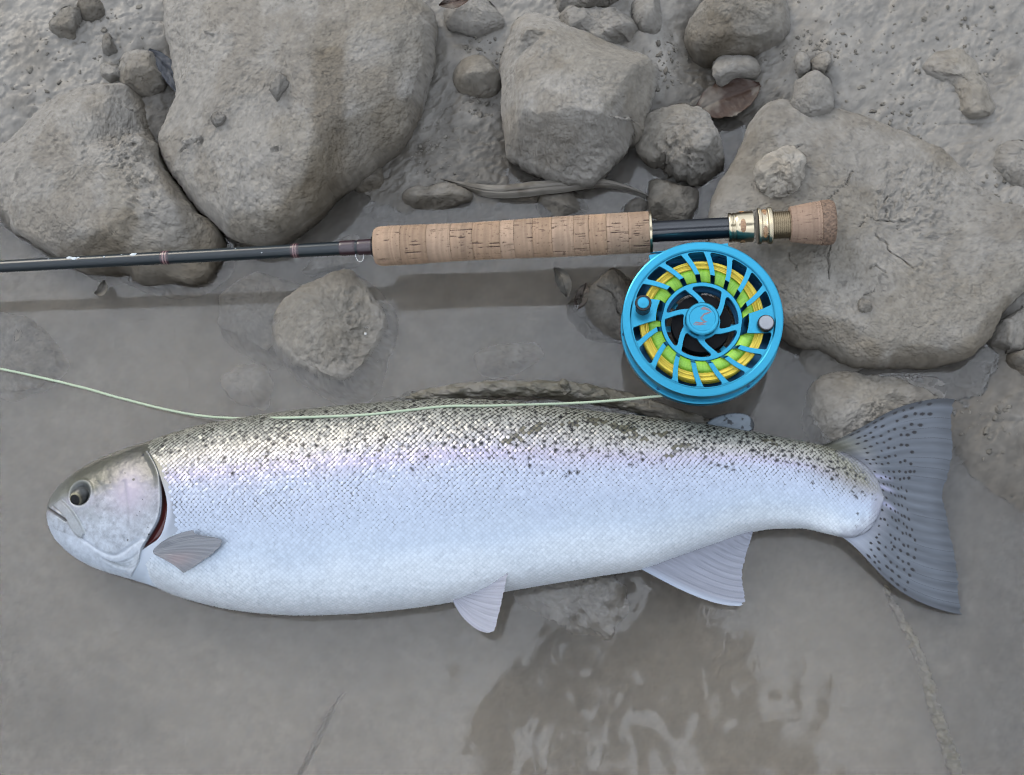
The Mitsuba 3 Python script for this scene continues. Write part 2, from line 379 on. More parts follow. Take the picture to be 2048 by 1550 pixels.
# the broken block at the left, under the rod
stone([(0, 300), (60, 240), (100, 205), (150, 180), (205, 163), (250, 165), (280, 195), (305, 260), (330, 320), (362, 380), (400, 430), (440, 480), (444, 525), (425, 560), (385, 574), (330, 568), (260, 548), (200, 542), (100, 515), (50, 480), (15, 440), (-40, 410), (-70, 360), (-40, 320)],
      [(210, 185, .036), (265, 195, .038), (282, 260, .040), (305, 330, .040), (335, 395, .036), (330, 440, .032), (100, 230, .031), (60, 300, .031), (150, 300, .034), (100, 400, .032), (160, 460, .030), (220, 455, .031), (250, 430, .034), (40, 400, .027), (80, 470, .022), (200, 500, .022), (300, 490, .024), (330, 500, .023), (380, 500, .018), (390, 450, .016), (350, 330, .016), (330, 540, .012), (200, 530, .012)],
      edge=.004, base=-.03, lip=.006, blur=1.5, tone=1.06, seed=5, center=(200, 370), under=.03, name='block_stone', lump=.7,
      carve=crumbly([(235, 270), (270, 330), (290, 400)], .038, .018, .0026),
      face_tint=brown(([(120, 495), (200, 490), (240, 470), (260, 440)], .028, .010), ([(290, 180), (320, 280), (400, 430), (420, 500)], .012, .013), ([(200, 520), (420, 540)], .014, .014)),
      label='broken pale block stone at the left edge with the dark rod lying across it', category='rock')
# the angular stone above the cork grip
stone([(1002, 150), (1012, 95), (1032, 55), (1060, 28), (1095, 25), (1140, 55), (1220, 82), (1292, 110), (1311, 140), (1310, 185), (1298, 235), (1275, 280), (1240, 318), (1195, 355), (1165, 371), (1130, 366), (1070, 342), (1018, 318), (1005, 290), (1000, 220)],
      [(1050, 55, .056), (1050, 140, .060), (1046, 215, .058), (1075, 232, .058), (1140, 214, .063), (1205, 226, .060), (1270, 228, .050), (1180, 110, .058), (1270, 130, .050), (1100, 60, .056), (1130, 300, .033), (1210, 290, .031), (1060, 300, .026), (1150, 345, .016), (1022, 130, .034), (1018, 220, .034)],
      edge=.012, base=-.02, lip=.004, blur=.55, facet=.35, tone=1.08, seed=9, name='angular_stone', rough=1.15, lump=.65, under=.16,
      
      label='large angular stone with a sharp ridge standing above the cork grip', category='rock')
# the stone in the top right puddle
stone([(1382, 65), (1392, 30), (1415, -10), (1460, -40), (1530, -40), (1562, -5), (1569, 30), (1562, 68), (1532, 104), (1482, 118), (1432, 120), (1408, 104)],
      [(1430, 10, .044), (1470, -10, .047), (1530, 10, .045), (1545, 40, .042), (1420, 70, .036), (1500, 85, .036), (1450, 95, .033)], edge=.018, lip=.007, tone=.92, seed=12, name='angular_stone', lump=.8,
      face_tint=brown(([(1430, 105), (1500, 100)], .028, .012), ([(1400, 40), (1440, 60)], .04, .014)), label='brownish boulder standing in a puddle at the top, right of centre', category='rock')
# the stone right of the angular one
stone([(1280, 270), (1298, 240), (1340, 220), (1392, 222), (1430, 250), (1446, 288), (1442, 322), (1422, 346), (1392, 349), (1350, 331), (1310, 316), (1288, 296)],
      [(1320, 240, .022), (1370, 240, .032), (1410, 270, .034), (1420, 310, .030), (1360, 290, .028), (1320, 280, .020), (1380, 320, .026)], edge=.008, lip=.006, tone=.98, seed=15, name='angular_stone', rough=1.5,
      carve=crumbly([(1330, 290), (1380, 320)], .026, .013, .003), label='lumpy knobbly stone right of the large angular stone', category='rock')
# the wide flat slab under the butt of the rod
stone([(1420, 425), (1450, 350), (1490, 270), (1520, 218), (1545, 203), (1600, 203), (1660, 215), (1750, 240), (1840, 275), (1900, 310), (1950, 370), (1990, 400), (2060, 410), (2120, 430), (2120, 520), (2050, 575), (2020, 605), (1992, 650), (1962, 700), (1920, 726), (1850, 724), (1780, 722), (1720, 724), (1680, 711), (1640, 690), (1600, 685), (1570, 665), (1520, 640), (1450, 600), (1420, 520)],
      [(1480, 380, .026), (1540, 230, .026), (1600, 300, .0285), (1700, 280, .0285), (1850, 330, .028), (1620, 450, .0288), (1750, 450, .029), (1900, 450, .0285), (2040, 470, .026), (1560, 560, .028), (1650, 620, .028), (1690, 640, .028), (1760, 660, .027), (1850, 690, .026), (1930, 680, .025), (1980, 600, .026), (1480, 500, .027), (1600, 650, .024), (1700, 690, .019), (1640, 670, .020)],
      edge=.012, base=-.02, lip=.007, blur=1.6, tone=.99, seed=18, center=(1730, 470), under=.05, name='slab_stone', rough=.65, lump=.35, facet=.5,
      carve=both(cracks(([(1720, 455), (1735, 428), (1790, 445), (1795, 460)], .029), ([(1745, 540), (1755, 530), (1770, 545)], .029), ([(1660, 485), (1655, 560)], .029), ([(1728, 590), (1752, 580)], .029), ([(1770, 400), (1778, 385)], .029), ([(1580, 500), (1595, 540)], .029), ([(1660, 395), (1690, 365), (1710, 345)], .029), ([(1560, 300), (1600, 290)], .028), ([(1750, 470), (1830, 540), (1850, 520)], .029)),
                 crumbly([(1780, 410), (1870, 450)], .029, .020, .0022), crumbly([(1800, 340), (1880, 370)], .029, .018, .0016), crumbly([(1840, 520), (1900, 560)], .029, .02, .0011)),
      face_tint=brown(([(1590, 660), (1650, 670), (1700, 690), (1730, 715)], .018, .012), ([(1800, 718), (1930, 712), (2010, 620)], .015, .008)),
      label='wide flat mud-coated slab of rock at the right, under the butt of the rod', category='rock')
SM = dict(name='stone', category='stone')
stone([(244, 142), (262, 113), (298, 104), (322, 124), (329, 155), (306, 179), (285, 184), (260, 166)], [(280, 128, .029), (305, 130, .030), (310, 155, .024), (280, 155, .027)], edge=.012, lip=.005, tone=1.06, seed=21, lump=.6, label='small pale stone wedged above the corner of the block stone', **SM)
stone([(204, 132), (222, 127), (244, 145), (246, 160), (222, 166), (208, 156)], [(225, 145, .023)], edge=.014, lip=.003, tone=1.05, seed=22, lump=.5, label='tiny pale pebble beside the small stone above the block stone', **SM)
stone([(911, 152), (928, 126), (960, 115), (986, 126), (1000, 155), (992, 180), (955, 187), (922, 178)], [(950, 145, .030), (975, 150, .027)], edge=.010, lip=.010, tone=.98, seed=24, rough=.5, lump=.5, facet=.5, flat=False, label='smooth rounded pebble between the largest slab and the angular stone', **SM)
stone([(902, 28), (925, 8), (968, 4), (990, 24), (1000, 46), (962, 53), (904, 50)], [(930, 20, .032), (970, 20, .031), (940, 36, .030)], edge=.016, lip=.004, tone=1.05, seed=25, rough=.7, lump=.5, label='small flat block at the top edge, right of the largest slab', **SM)
stone([(1116, -40), (1240, -40), (1244, 8), (1225, 20), (1190, 25), (1138, 21), (1118, 2)], [(1180, -10, .044), (1210, 2, .042)], edge=.020, lip=.006, tone=.85, seed=26, label='dark stone cut off by the top edge above the angular stone', **SM)
stone([(1108, 38), (1150, 27), (1205, 27), (1252, 32), (1270, 60), (1276, 98), (1245, 110), (1170, 100), (1120, 70)], [(1160, 45, .034), (1230, 50, .035), (1255, 70, .032)], edge=.014, lip=.006, tone=.95, seed=27, label='flat stone tucked behind the top edge of the angular stone', **SM)
stone([(1271, 12), (1300, -5), (1318, 15), (1322, 45), (1314, 66), (1292, 70), (1274, 52)], [(1295, 15, .034), (1300, 45, .030)], edge=.014, lip=.006, tone=.95, seed=28, label='narrow upright stone between the angular stone and the boulder in the puddle', **SM)
stone([(1420, 148), (1438, 128), (1500, 121), (1508, 146), (1480, 158), (1432, 166)], [(1450, 138, .028), (1490, 134, .028)], edge=.012, lip=.004, tone=1.0, seed=29, rough=.7, label='flat little stone just above the fallen brown leaf', **SM)
stone([(1578, 206), (1598, 172), (1630, 152), (1650, 164), (1656, 215), (1620, 224)], [(1625, 175, .036), (1640, 190, .035)], edge=.022, lip=.004, tone=1.0, seed=30, rough=.7, label='pointed stone poking out of the mud behind the wide flat slab', **SM)
stone([(1588, 118), (1600, 110), (1616, 118), (1618, 138), (1606, 143), (1592, 132)], [(1603, 125, .031)], edge=.022, lip=.004, tone=1.0, seed=31, rough=.5, lump=.4, label='left one of two small round pebbles in the mud above the wide slab', **SM)
stone([(1634, 122), (1650, 112), (1664, 124), (1662, 142), (1646, 148), (1634, 138)], [(1650, 130, .031)], edge=.022, lip=.004, tone=1.02, seed=32, rough=.5, lump=.4, label='right one of two small round pebbles in the mud above the wide slab', **SM)
stone([(1991, 332), (2012, 306), (2060, 298), (2080, 340), (2050, 372), (2012, 358)], [(2020, 325, .034), (2045, 335, .034)], edge=.018, lip=.006, tone=.95, seed=34, label='brownish stone at the right edge above the wide slab', **SM)
stone([(1858, 140), (1880, 112), (1920, 100), (1945, 130), (1960, 170), (1990, 210), (1985, 238), (1950, 240), (1925, 200), (1900, 160)], [(1900, 130, .029), (1940, 175, .030), (1965, 220, .029)], edge=.020, lip=.004, tone=1.12, seed=35, rough=.8, label='long pale stone sunk in the mud at the upper right', **SM)
stone([(1984, 690), (1996, 650), (2022, 612), (2048, 596), (2060, 640), (2046, 692), (2018, 712)], [(2025, 640, .016), (2020, 680, .013)], edge=.004, lip=.006, tone=.9, seed=36, label='brown stone at the right edge, just below the wide slab', **SM)
stone([(2030, 715), (2050, 692), (2090, 690), (2090, 760), (2050, 745)], [(2055, 715, .016)], edge=.004, lip=.006, tone=.85, seed=37, label='dark stone cut off by the right edge beneath the brown stone', **SM)
# stones in and at the water
stone([(548, 640), (560, 600), (600, 562), (650, 546), (700, 550), (742, 575), (770, 610), (772, 660), (745, 720), (705, 762), (668, 766), (620, 746), (580, 716), (554, 685)],
      [(600, 600, .013), (650, 590, .013), (640, 660, .015), (600, 660, .013), (690, 640, .011), (730, 620, .005), (720, 680, .004), (660, 720, .008), (690, 735, .004)], edge=.0015, base=-.04, lip=.005, tone=1.08, seed=40, rough=.8, lump=.3, under=-.10, damp=False,
      carve=both(crumbly([(700, 590), (710, 660)], .011, .008, .0022), crumbly([(690, 730), (690, 700)], .008, .006, .002)), label='round muddy stone standing out of the water below the rod', **SM)
stone([(425, 642), (440, 600), (475, 560), (512, 534), (555, 552), (600, 580), (590, 640), (560, 690), (540, 712), (485, 682), (432, 664)], [(500, 590, -.0015), (500, 650, -.003), (540, 620, -.002)], edge=-.007, base=-.04, lip=.004, tone=.90, seed=41, damp=False, rough=.6, lump=.4, under=-.2, label='pale angular stone lying under water left of the round stone', **SM)
stone([(455, 760), (470, 732), (510, 728), (530, 760), (515, 800), (475, 800)], [(490, 755, -.006)], edge=-.014, base=-.05, lip=.005, tone=1.3, seed=42, damp=False, rough=.6, label='blurred small stone deep under water, right of the bent fly line', **SM)
stone([(1135, 622), (1165, 580), (1215, 536), (1260, 545), (1300, 600), (1290, 680), (1240, 692), (1170, 670)], [(1200, 570, .006), (1250, 570, .008), (1240, 640, .005), (1180, 640, .001)], edge=-.004, base=-.04, lip=.004, tone=.8, seed=43, under=-.2, carve=cracks(([(1190, 560), (1230, 600), (1250, 640)], .005)), label='cracked brown stone half under the left side of the reel', **SM)
stone([(1284, 405), (1305, 372), (1342, 360), (1378, 380), (1402, 420), (1380, 445), (1310, 450)], [(1325, 390, .011), (1350, 410, .009), (1380, 415, .006)], edge=-.003, base=-.03, lip=.006, tone=.88, seed=44, rough=.8, lump=.7, label='rounded wet stone in the puddle above the black reel seat', **SM)
stone([(1252, 420), (1262, 398), (1282, 392), (1292, 412), (1285, 440), (1258, 440)], [(1272, 410, .005)], edge=-.003, lip=.004, tone=.8, seed=45, rough=.6, label='small dark stone touching the right end of the cork grip', **SM)
stone([(1078, 412), (1092, 388), (1130, 380), (1168, 392), (1172, 418), (1150, 442), (1098, 446)], [(1110, 402, .0045), (1145, 400, .0045)], edge=-.004, lip=.005, tone=.98, seed=46, rough=.5, lump=.4, label='smooth stone in the shallow puddle above the middle of the cork grip', **SM)
stone([(812, 396), (836, 377), (880, 374), (915, 372), (937, 390), (932, 409), (880, 414), (824, 411)], [(845, 388, .011), (900, 385, .011)], edge=.001, lip=.004, tone=.95, seed=47, rough=1.2, face_tint=brown(([(840, 404), (925, 402)], .005, .005)), label='rough low stone above the left half of the cork grip', **SM)
stone([(704, 352), (724, 326), (758, 330), (768, 368), (744, 402), (716, 388)], [(735, 345, .008), (742, 380, .004)], edge=-.001, lip=.004, tone=1.02, seed=48, label='small silty stone in the shallows right of the largest slab', **SM)
stone([(1180, 368), (1200, 360), (1285, 372), (1292, 390), (1262, 396), (1215, 384)], [(1275, 380, .004)], edge=-.003, lip=.003, tone=.85, seed=49, label='low wet stone under the curled dead leaf below the angular stone', **SM) if False else None
stone([(1612, 855), (1622, 800), (1634, 765), (1665, 746), (1750, 738), (1850, 745), (1900, 760), (1900, 800), (1800, 850), (1720, 880), (1640, 886)], [(1650, 780, .006), (1720, 770, .0045), (1660, 850, .006), (1750, 820, .005), (1850, 780, .002), (1760, 760, .001)], edge=-.003, base=-.03, lip=.004, tone=1.12, seed=50, damp=False, rough=1.2, lump=.5, under=-.1, label='flat crinkled muddy stone beneath the upper lobe of the tail fin', **SM)
stone([(1040, 1190), (1080, 1130), (1180, 1120), (1235, 1180), (1247, 1240), (1235, 1290), (1190, 1280), (1130, 1245), (1075, 1215)], [(1150, 1180, -.002), (1210, 1220, -.0025), (1120, 1200, -.004), (1225, 1265, -.006)], edge=-.011, base=-.05, lip=.004, tone=1.1, seed=51, damp=False, rough=1.4, under=-.2, label='crusty pale stone just under water below the belly of the fish', **SM)
stone([(940, 710), (1000, 690), (1080, 685), (1095, 715), (1030, 745), (960, 745)], [(1010, 715, -.008), (1060, 705, -.007)], edge=-.018, base=-.05, lip=.003, tone=1.0, seed=52, damp=False, rough=.4, lump=.3, facet=.3, under=-.2, label='faint flat stone deep under water between the grip and the fish', **SM)
stone([(-60, 640), (30, 620), (90, 650), (120, 700), (110, 780), (40, 800), (-60, 780)], [(30, 680, -.0015), (60, 740, -.003)], edge=-.011, base=-.05, lip=.006, tone=.95, seed=53, damp=False, rough=.8, under=-.2, label='silty stone under water at the left edge below the rod', **SM)
stone([(690, 480), (720, 462), (760, 470), (745, 500), (700, 530), (600, 545), (590, 520), (640, 490)], [(690, 500, -.002)], edge=-.005, lip=.003, tone=.95, seed=54, damp=False, rough=.5, label='flat silty stone under water beneath the thread wraps of the rod', **SM)
stone([(1519, 347), (1534, 316), (1566, 304), (1602, 320), (1610, 352), (1592, 380), (1555, 386), (1530, 372)], [(1550, 335, .042), (1580, 345, .041), (1560, 365, .039)], edge=.029, base=.024, lip=.005, tone=1.6, seed=55, rough=1.2, lump=.8, damp=False, carve=crumbly((1565, 345), .04, .02, .0022), label='pale crystalline lump of rock lying on the wide flat slab', **SM)
stone([(1716, 610), (1722, 603), (1736, 605), (1741, 615), (1733, 622), (1720, 621)], [(1728, 612, .034)], edge=.0285, base=.024, lip=.003, tone=.95, seed=56, rough=.5, lump=.3, label='single small pebble lying on the wide flat slab below the rod butt', **SM)
stone([(438, 232), (446, 226), (452, 238), (447, 250), (437, 248)], [(445, 238, .055)], edge=.046, base=.04, lip=.003, tone=.75, seed=57, lump=.4, label='small brown pebble on the largest slab, left of its middle', **SM)
stone([(545, 168), (560, 152), (572, 158), (568, 178), (552, 200), (546, 190)], [(560, 168, .065), (553, 188, .063)], edge=.057, base=.05, lip=.003, tone=.75, seed=58, lump=.5, label='long brown crumb of dirt on the middle of the largest slab', **SM)
stone([(212, 75), (224, 70), (231, 84), (228, 95), (215, 95)], [(222, 84, .029)], edge=.02, lip=.003, tone=.8, seed=59, lump=.4, label='small dark pebble in the mud near the top left corner', **SM)
stone([(105, 60), (125, 20), (150, 10), (165, 55), (150, 72), (115, 75)], [(135, 45, .034), (145, 30, .033)], edge=.023, lip=.004, tone=.85, seed=60, rough=1.4, label='crumbly brown stone sunk in the mud near the top left corner', **SM)
stone([(160, 8), (172, -6), (190, 0), (192, 18), (172, 22)], [(176, 6, .034)], edge=.024, lip=.004, tone=.75, seed=61, lump=.4, label='rounded brown pebble at the top edge near the left corner', **SM)
# ------------------------------------------------------------------ the fish, lying on its side
ZM = .0145                                     # height of its mid plane
FTOP = [(98, 1018), (104, 1004), (115, 985), (140, 960), (170, 939), (210, 918), (260, 899), (310, 884), (360, 868), (420, 852), (500, 838), (600, 825), (700, 815), (800, 807), (900, 802), (1000, 806), (1100, 816), (1200, 827), (1300, 838), (1400, 850), (1500, 866), (1600, 884), (1650, 894), (1700, 912), (1730, 930), (1755, 960), (1766, 990)]
FBOT = [(98, 1040), (101, 1052), (110, 1074), (130, 1098), (160, 1121), (200, 1140), (260, 1158), (310, 1174), (350, 1190), (400, 1205), (450, 1216), (520, 1225), (600, 1229), (700, 1226), (800, 1217), (900, 1203), (1000, 1183), (1100, 1166), (1200, 1150), (1283, 1137), (1350, 1114), (1430, 1086), (1505, 1062), (1550, 1056), (1600, 1055), (1650, 1065), (1700, 1075), (1735, 1062), (1757, 1030), (1766, 1004)]
FT = [(98, .0035), (104, .008), (130, .0150), (170, .0205), (220, .0245), (300, .0290), (450, .0345), (650, .0375), (900, .0365), (1100, .0335), (1300, .0280), (1500, .0205), (1600, .0150), (1660, .0105), (1700, .0072), (1735, .0040), (1766, .0016)]
ftop = PchipInterpolator(*np.array(FTOP).T); fbot = PchipInterpolator(*np.array(FBOT).T); fth = PchipInterpolator(*np.array(FT).T)


def proj(P):
    c = (np.asarray(P) - CAM) @ M
    return np.stack([1024 + FPX * c[..., 0] / c[..., 2], 775 + FPX * c[..., 1] / c[..., 2]], -1)


def plan(px, py, z):
    """where, in photo pixels at the mid plane, a point seen at (px, py) and standing at height z stands"""
    P = W(px, py, z).copy(); P[..., 2] = ZM
    c = (P - CAM) @ M
    return np.stack([1024 + FPX * c[..., 0] / c[..., 2], 775 + FPX * c[..., 1] / c[..., 2]], -1)


def section(px, ph):
    """the skin at station px and angle ph (0 back, 90 degrees the upper side, 180 belly)"""
    px, ph = np.broadcast_arrays(np.asarray(px, float), np.asarray(ph, float))
    a, b = W(px, ftop(px), ZM), W(px, fbot(px), ZM)
    c, h = (a + b) / 2, (a - b) / 2
    co, si = np.cos(ph), np.sin(ph)
    P = c + h * (np.sign(co) * np.abs(co) ** .94)[..., None]
    P[..., 2] = ZM + fth(px) * np.sign(si) * np.abs(si) ** .86
    return P


ENDC = LineString([(1690, 900), (1730, 928), (1757, 960), (1767, 995), (1757, 1032), (1735, 1064), (1703, 1078), (1690, 1080)])


def flank_z(px, py):
    """height of the skin above plan point (px, py)"""
    t, b = ftop(px), fbot(px)
    v = np.clip(((t + b) / 2 - py) / ((b - t) / 2), -.999, .999)
    co = np.sign(v) * np.abs(v) ** (1 / .94)
    return ZM + fth(px) * np.sqrt(1 - co ** 2) ** .86


def seen(pts, z=None):
    """plan pixels of points seen on the flank (iterating the height)"""
    p = np.asarray(pts, float); q = p.copy()
    for _ in range(4):
        q = plan(p[:, 0], p[:, 1], flank_z(np.clip(q[:, 0], 99, 1765), q[:, 1]) if z is None else z)
    return q


def smooth(pts, n=60):
    p = np.asarray(pts, float)
    tck, _ = splprep(p.T, s=0, k=min(3, len(p) - 1))
    return np.array(splev(np.linspace(0, 1, n), tck)).T


def far(pts, q):
    return shapely.distance(q, LineString(seen(smooth(pts))))


OPER = [(296, 905), (307, 923), (319, 954), (321, 985), (321, 1016), (316, 1042), (304, 1065), (294, 1081), (284, 1099), (281, 1112), (274, 1132), (265, 1147)]
SLIT = [(319, 954), (322, 985), (322, 1016), (317, 1042), (305, 1065), (295, 1081), (284, 1102), (304, 1089), (321, 1073), (330, 1048), (334, 1016), (329, 985)]
JAWL = [(165, 1081), (204, 1106), (230, 1112), (261, 1094), (292, 1080)]
PREO = [(248, 966), (253, 1000), (256, 1050), (253, 1082)]
MOUTH = [(96, 1018), (105, 1024), (117, 1032), (130, 1041)]
MAXL = [(106, 1013), (120, 1025), (133, 1042), (147, 1065), (164, 1078)]
MAXU = [(124, 1000), (140, 1016), (154, 1036), (170, 1066)]
EYE = (159, 991)
stn = np.unique(np.concatenate([98 + 252 * np.linspace(0, 1, 250) ** 1.15, np.linspace(305, 380, 230), np.linspace(350, 1640, 200), np.linspace(1640, 1766, 60)]))
nph = 420
phs = np.concatenate([np.linspace(-.35, math.pi + .35, 370), np.linspace(math.pi + .35, 2 * math.pi - .35, nph - 368)[1:-1]])
PX, PH = np.meshgrid(stn, phs, indexing='ij')
PB = section(PX, PH)
FV = PB.reshape(-1, 3)
tq, bq = ftop(PX), fbot(PX)
co = np.cos(PH)
PY = (tq + bq) / 2 - (bq - tq) / 2 * np.sign(co) * np.abs(co) ** .94
pxf, pyf = PX.ravel(), PY.ravel()
vv = ((PY - tq) / (bq - tq)).ravel()          # 0 back .. 1 belly
topside = np.sin(PH).ravel() > -.25
Q = shapely.points(pxf, pyf)
head = (pxf < 420)
fm = trimesh.Trimesh(FV, tri(grid_faces(len(stn), nph, True)), process=False)
if fm.volume < 0:
    fm.invert()
FN = meshkit.arrays(fm, True)[2]
dsp, colr = np.zeros(len(FV)), np.zeros((len(FV), 3))
G = lambda d, w: np.exp(-(d / w) ** 2)
hq = np.where(head)[0]
qh = Q[hq]
d_op, d_pre, d_mouth, d_ml, d_mu, d_jaw = (far(x, qh) for x in (OPER, PREO, MOUTH, MAXL, MAXU, JAWL))
slit = Polygon(seen(np.vstack([smooth(SLIT[:7]), smooth(SLIT[7:] + SLIT[:1])]))).buffer(0); in_slit = np.where(shapely.contains(slit, qh), shapely.distance(qh, slit.exterior), -shapely.distance(qh, slit.exterior))
hpoly = Polygon(np.vstack([seen(np.vstack([[(98, 900)], smooth(OPER)])), seen([(200, 1200), (60, 1200), (60, 900)], z=ZM)])).buffer(0)
in_head = np.where(shapely.contains(hpoly, qh), 1.0, 0.0)
jawpoly = Polygon(np.vstack([seen(JAWL + OPER[-4:]), seen([(200, 1190), (110, 1190), (110, 1060)], z=ZM)])).buffer(0)
in_jaw = shapely.contains(jawpoly, qh)
maxpoly = Polygon(np.vstack([seen(MAXL), seen(MAXU)[::-1]])).buffer(0)
in_max = shapely.contains(maxpoly, qh)
ex, ey = seen([EYE])[0]
de = np.hypot((pxf[hq] - ex - 2) / 24, (pyf[hq] - ey + 2) / 26)
branch = sum(far([(205 + 7 * k, 1118 + 4 * k), (235 + 6 * k, 1127 + 3.4 * k), (262 + 2 * k, 1119 + 5 * k), (277, 1106 + 6 * k)], qh) * 0 + G(far([(205 + 7 * k, 1118 + 4 * k), (235 + 6 * k, 1127 + 3.4 * k), (262 + 2 * k, 1119 + 5 * k), (277, 1106 + 6 * k)], qh), 2.0) for k in range(4))
dd = in_head * sst(14, 2, d_op) * .0012 - .0034 * sst(-1, 6, in_slit) - .0003 * G(d_pre, 4) - .0022 * G(d_mouth, 2.4) + in_max * .0012 * sst(0, 3, np.minimum(d_ml, d_mu)) - .0007 * G(d_ml, 2.5) - .0005 * G(d_mu, 2.5) - .0008 * G(d_jaw, 3.2) - .0006 * branch
dd = dd + .0007 * G(de - 1.05, .16) - .0024 * sst(1.0, .55, de) + .0004 * (fbm(FV[hq] * [260, 260, 0], 3, 3) - .5) * in_head
dsp[hq] = dd * topside[hq]
FP = FV + FN * dsp[:, None]

# pigment of the skin
pn = fbm(FV * 130, 3, 101)
olive, dark, silver, white, pink = (np.array(c) for c in ([.075, .075, .046], [.034, .034, .026], [.135, .15, .18], [.30, .345, .40], [.285, .25, .31]))
def ramp(x, stops):
    xs = [s[0] for s in stops]
    return np.stack([np.interp(x, xs, [s[1][k] for s in stops]) for k in range(3)], -1)
vj = vv + .05 * (pn - .5)
body_skin = ramp(vj, [(0, dark), (.14, dark * 1.0), (.26, [.035, .035, .032]), (.36, [.055, .055, .065]), (.5, [.08, .09, .115]), (.64, [.18, .21, .26]), (.75, white * 1.1), (1, white * 1.25)])
tail_ol = sst(1600, 1720, pxf) * sst(.62, .3, vj + .1 * (pn - .5))
body_skin = body_skin * (1 - tail_ol[:, None]) + tail_ol[:, None] * np.array([.10, .098, .066]) * (.7 + .6 * pn[:, None])
end = sst(1690, 1735, pxf) * sst(.25, .5, vj)
body_skin = body_skin * (1 - end[:, None]) + end[:, None] * np.array([.26, .27, .36])
fe = (.8 * sst(26, 5, shapely.distance(Q, ENDC) + 14 * (fbm(FV * 300, 2, 107) - .5)) * (pxf > 1600))[:, None]
body_skin = body_skin * (1 - fe) + fe * np.array([.165, .175, .21])
hx = pxf
vh = ((pyf - ftop(hx)) / (fbot(hx) - ftop(hx)))
pn2 = fbm(FV * [210, 210, 60], 3, 103)
head_skin = ramp(vh + .12 * (pn2 - .5), [(0, [.022, .023, .019]), (.16, olive * .48), (.30, olive * .78), (.37, [.125, .125, .12]), (.43, [.24, .235, .265]), (.6, [.235, .258, .295]), (.8, [.255, .285, .33]), (1, [.32, .355, .395])])
snout = sst(190, 110, hx) * sst(.75, .35, vh)
head_skin = head_skin * (.93 + .8 * (fbm(FV * [420, 420, 100], 3, 105) - .5) + .55 * (fbm(FV * [150, 240, 60], 3, 108) - .5) * sst(.3, .55, vh) + .35 * (fbm(FV * 1100, 2, 106) - .5))[:, None]
head_skin = head_skin * (1 - .5 * snout[:, None]) + .5 * snout[:, None] * np.array([.10, .105, .105])
bl = G(np.hypot((hx - 292) / 34, (pyf - 1000) / 42), 1.0) * .9
head_skin = head_skin * (1 - bl[:, None]) + bl[:, None] * pink
bl = G(np.hypot((hx - 205) / 40, (pyf - 1045) / 34), 1.0) * .45 * sst(.4, .7, pn2)
head_skin = head_skin * (1 - bl[:, None]) + bl[:, None] * np.array([.15, .165, .175])
hm = np.zeros(len(FV)); hm[hq] = in_head
SHL = [(300, 905), (318, 930), (331, 960), (340, 985), (347, 1020), (350, 1050), (358, 1064), (330, 1085), (312, 1110), (290, 1135), (285, 1160)]
nape = Polygon(np.vstack([seen([(316, 912), (318, 930), (300, 940)]), [(60, 940), (60, 840), (345, 840), (335, 880)]])).buffer(0)
hm[hq] = np.maximum(hm[hq], shapely.contains(nape, qh) * sst(.34, .28, vv[hq]))
# the boundary between head and body skin is the gill cover edge; above it a slanting line
colr = body_skin * (1 - hm[:, None]) + head_skin * hm[:, None]
sh = np.zeros(len(FV)); sh[hq] = (1 - in_head) * sst(30, 16, d_op) * (vv[hq] > .2)
colr = colr * (1 - sh[:, None]) + sh[:, None] * ramp(vv, [(0, olive), (.26, olive), (.36, [.20, .20, .20]), (.5, [.27, .30, .37]), (1, white)])
ch = colr[hq]
def tint(w, c):
    global ch
    w = np.clip(w, 0, 1)[:, None]
    ch = ch * (1 - w) + w * np.array(c)
tint(G(d_pre, 2.6) * .3, [.12, .13, .15]); tint(G(d_jaw - 2, 2.4) * .5, [.36, .40, .46]); tint(G(d_jaw + 1, 1.6) * .35, [.12, .13, .15])
tint(in_jaw * .35, [.33, .37, .43]); tint(branch * .30, [.16, .18, .19]); tint(in_max * .45, [.17, .18, .175]); tint(G(d_mu, 1.7) * .5, [.33, .36, .37]); tint(G(d_ml, 1.5) * .6, [.09, .09, .085])
tint(G(d_mouth, 2.0) * .9, [.05, .042, .034]); tint(in_head * G(d_op, 2.0) * .5, [.34, .36, .38])
tint(G(de - 1.0, .10) * .25, [.24, .26, .275]); tint(sst(.98, .8, de) * .95, [.052, .056, .057])  # dark socket fill paints in the shade of the sunken eyelid
tint(sst(-1.2, 1.2, in_slit), [.012, .004, .004]); tint(sst(1.0, 4, in_slit) * sst(1010, 1045, pyf[hq]) * .7, [.075, .009, .008])
for (sx, sy, r) in [(286, 912, 3.2), (216, 940, 2.4), (267, 961, 3.0), (220, 967, 2.6), (196, 963, 1.8), (211, 963, 2.0), (290, 925, 1.5), (236, 926, 1.6), (250, 948, 1.6), (299, 1071, 1.4), (296, 1057, 1.2), (255, 1082, 1.8), (274, 1033, 1.0), (279, 1026, 1.0), (285, 1002, 1.0), (301, 1118, 1.1), (180, 965, 1.5), (262, 915, 1.3)]:
    a, b = seen([(sx, sy)])[0]
    tint(sst(1.25, .75, np.hypot(pxf[hq] - a, (pyf[hq] - b) * 1.1) / r) * topside[hq], [.015, .015, .016])
colr[hq] = ch
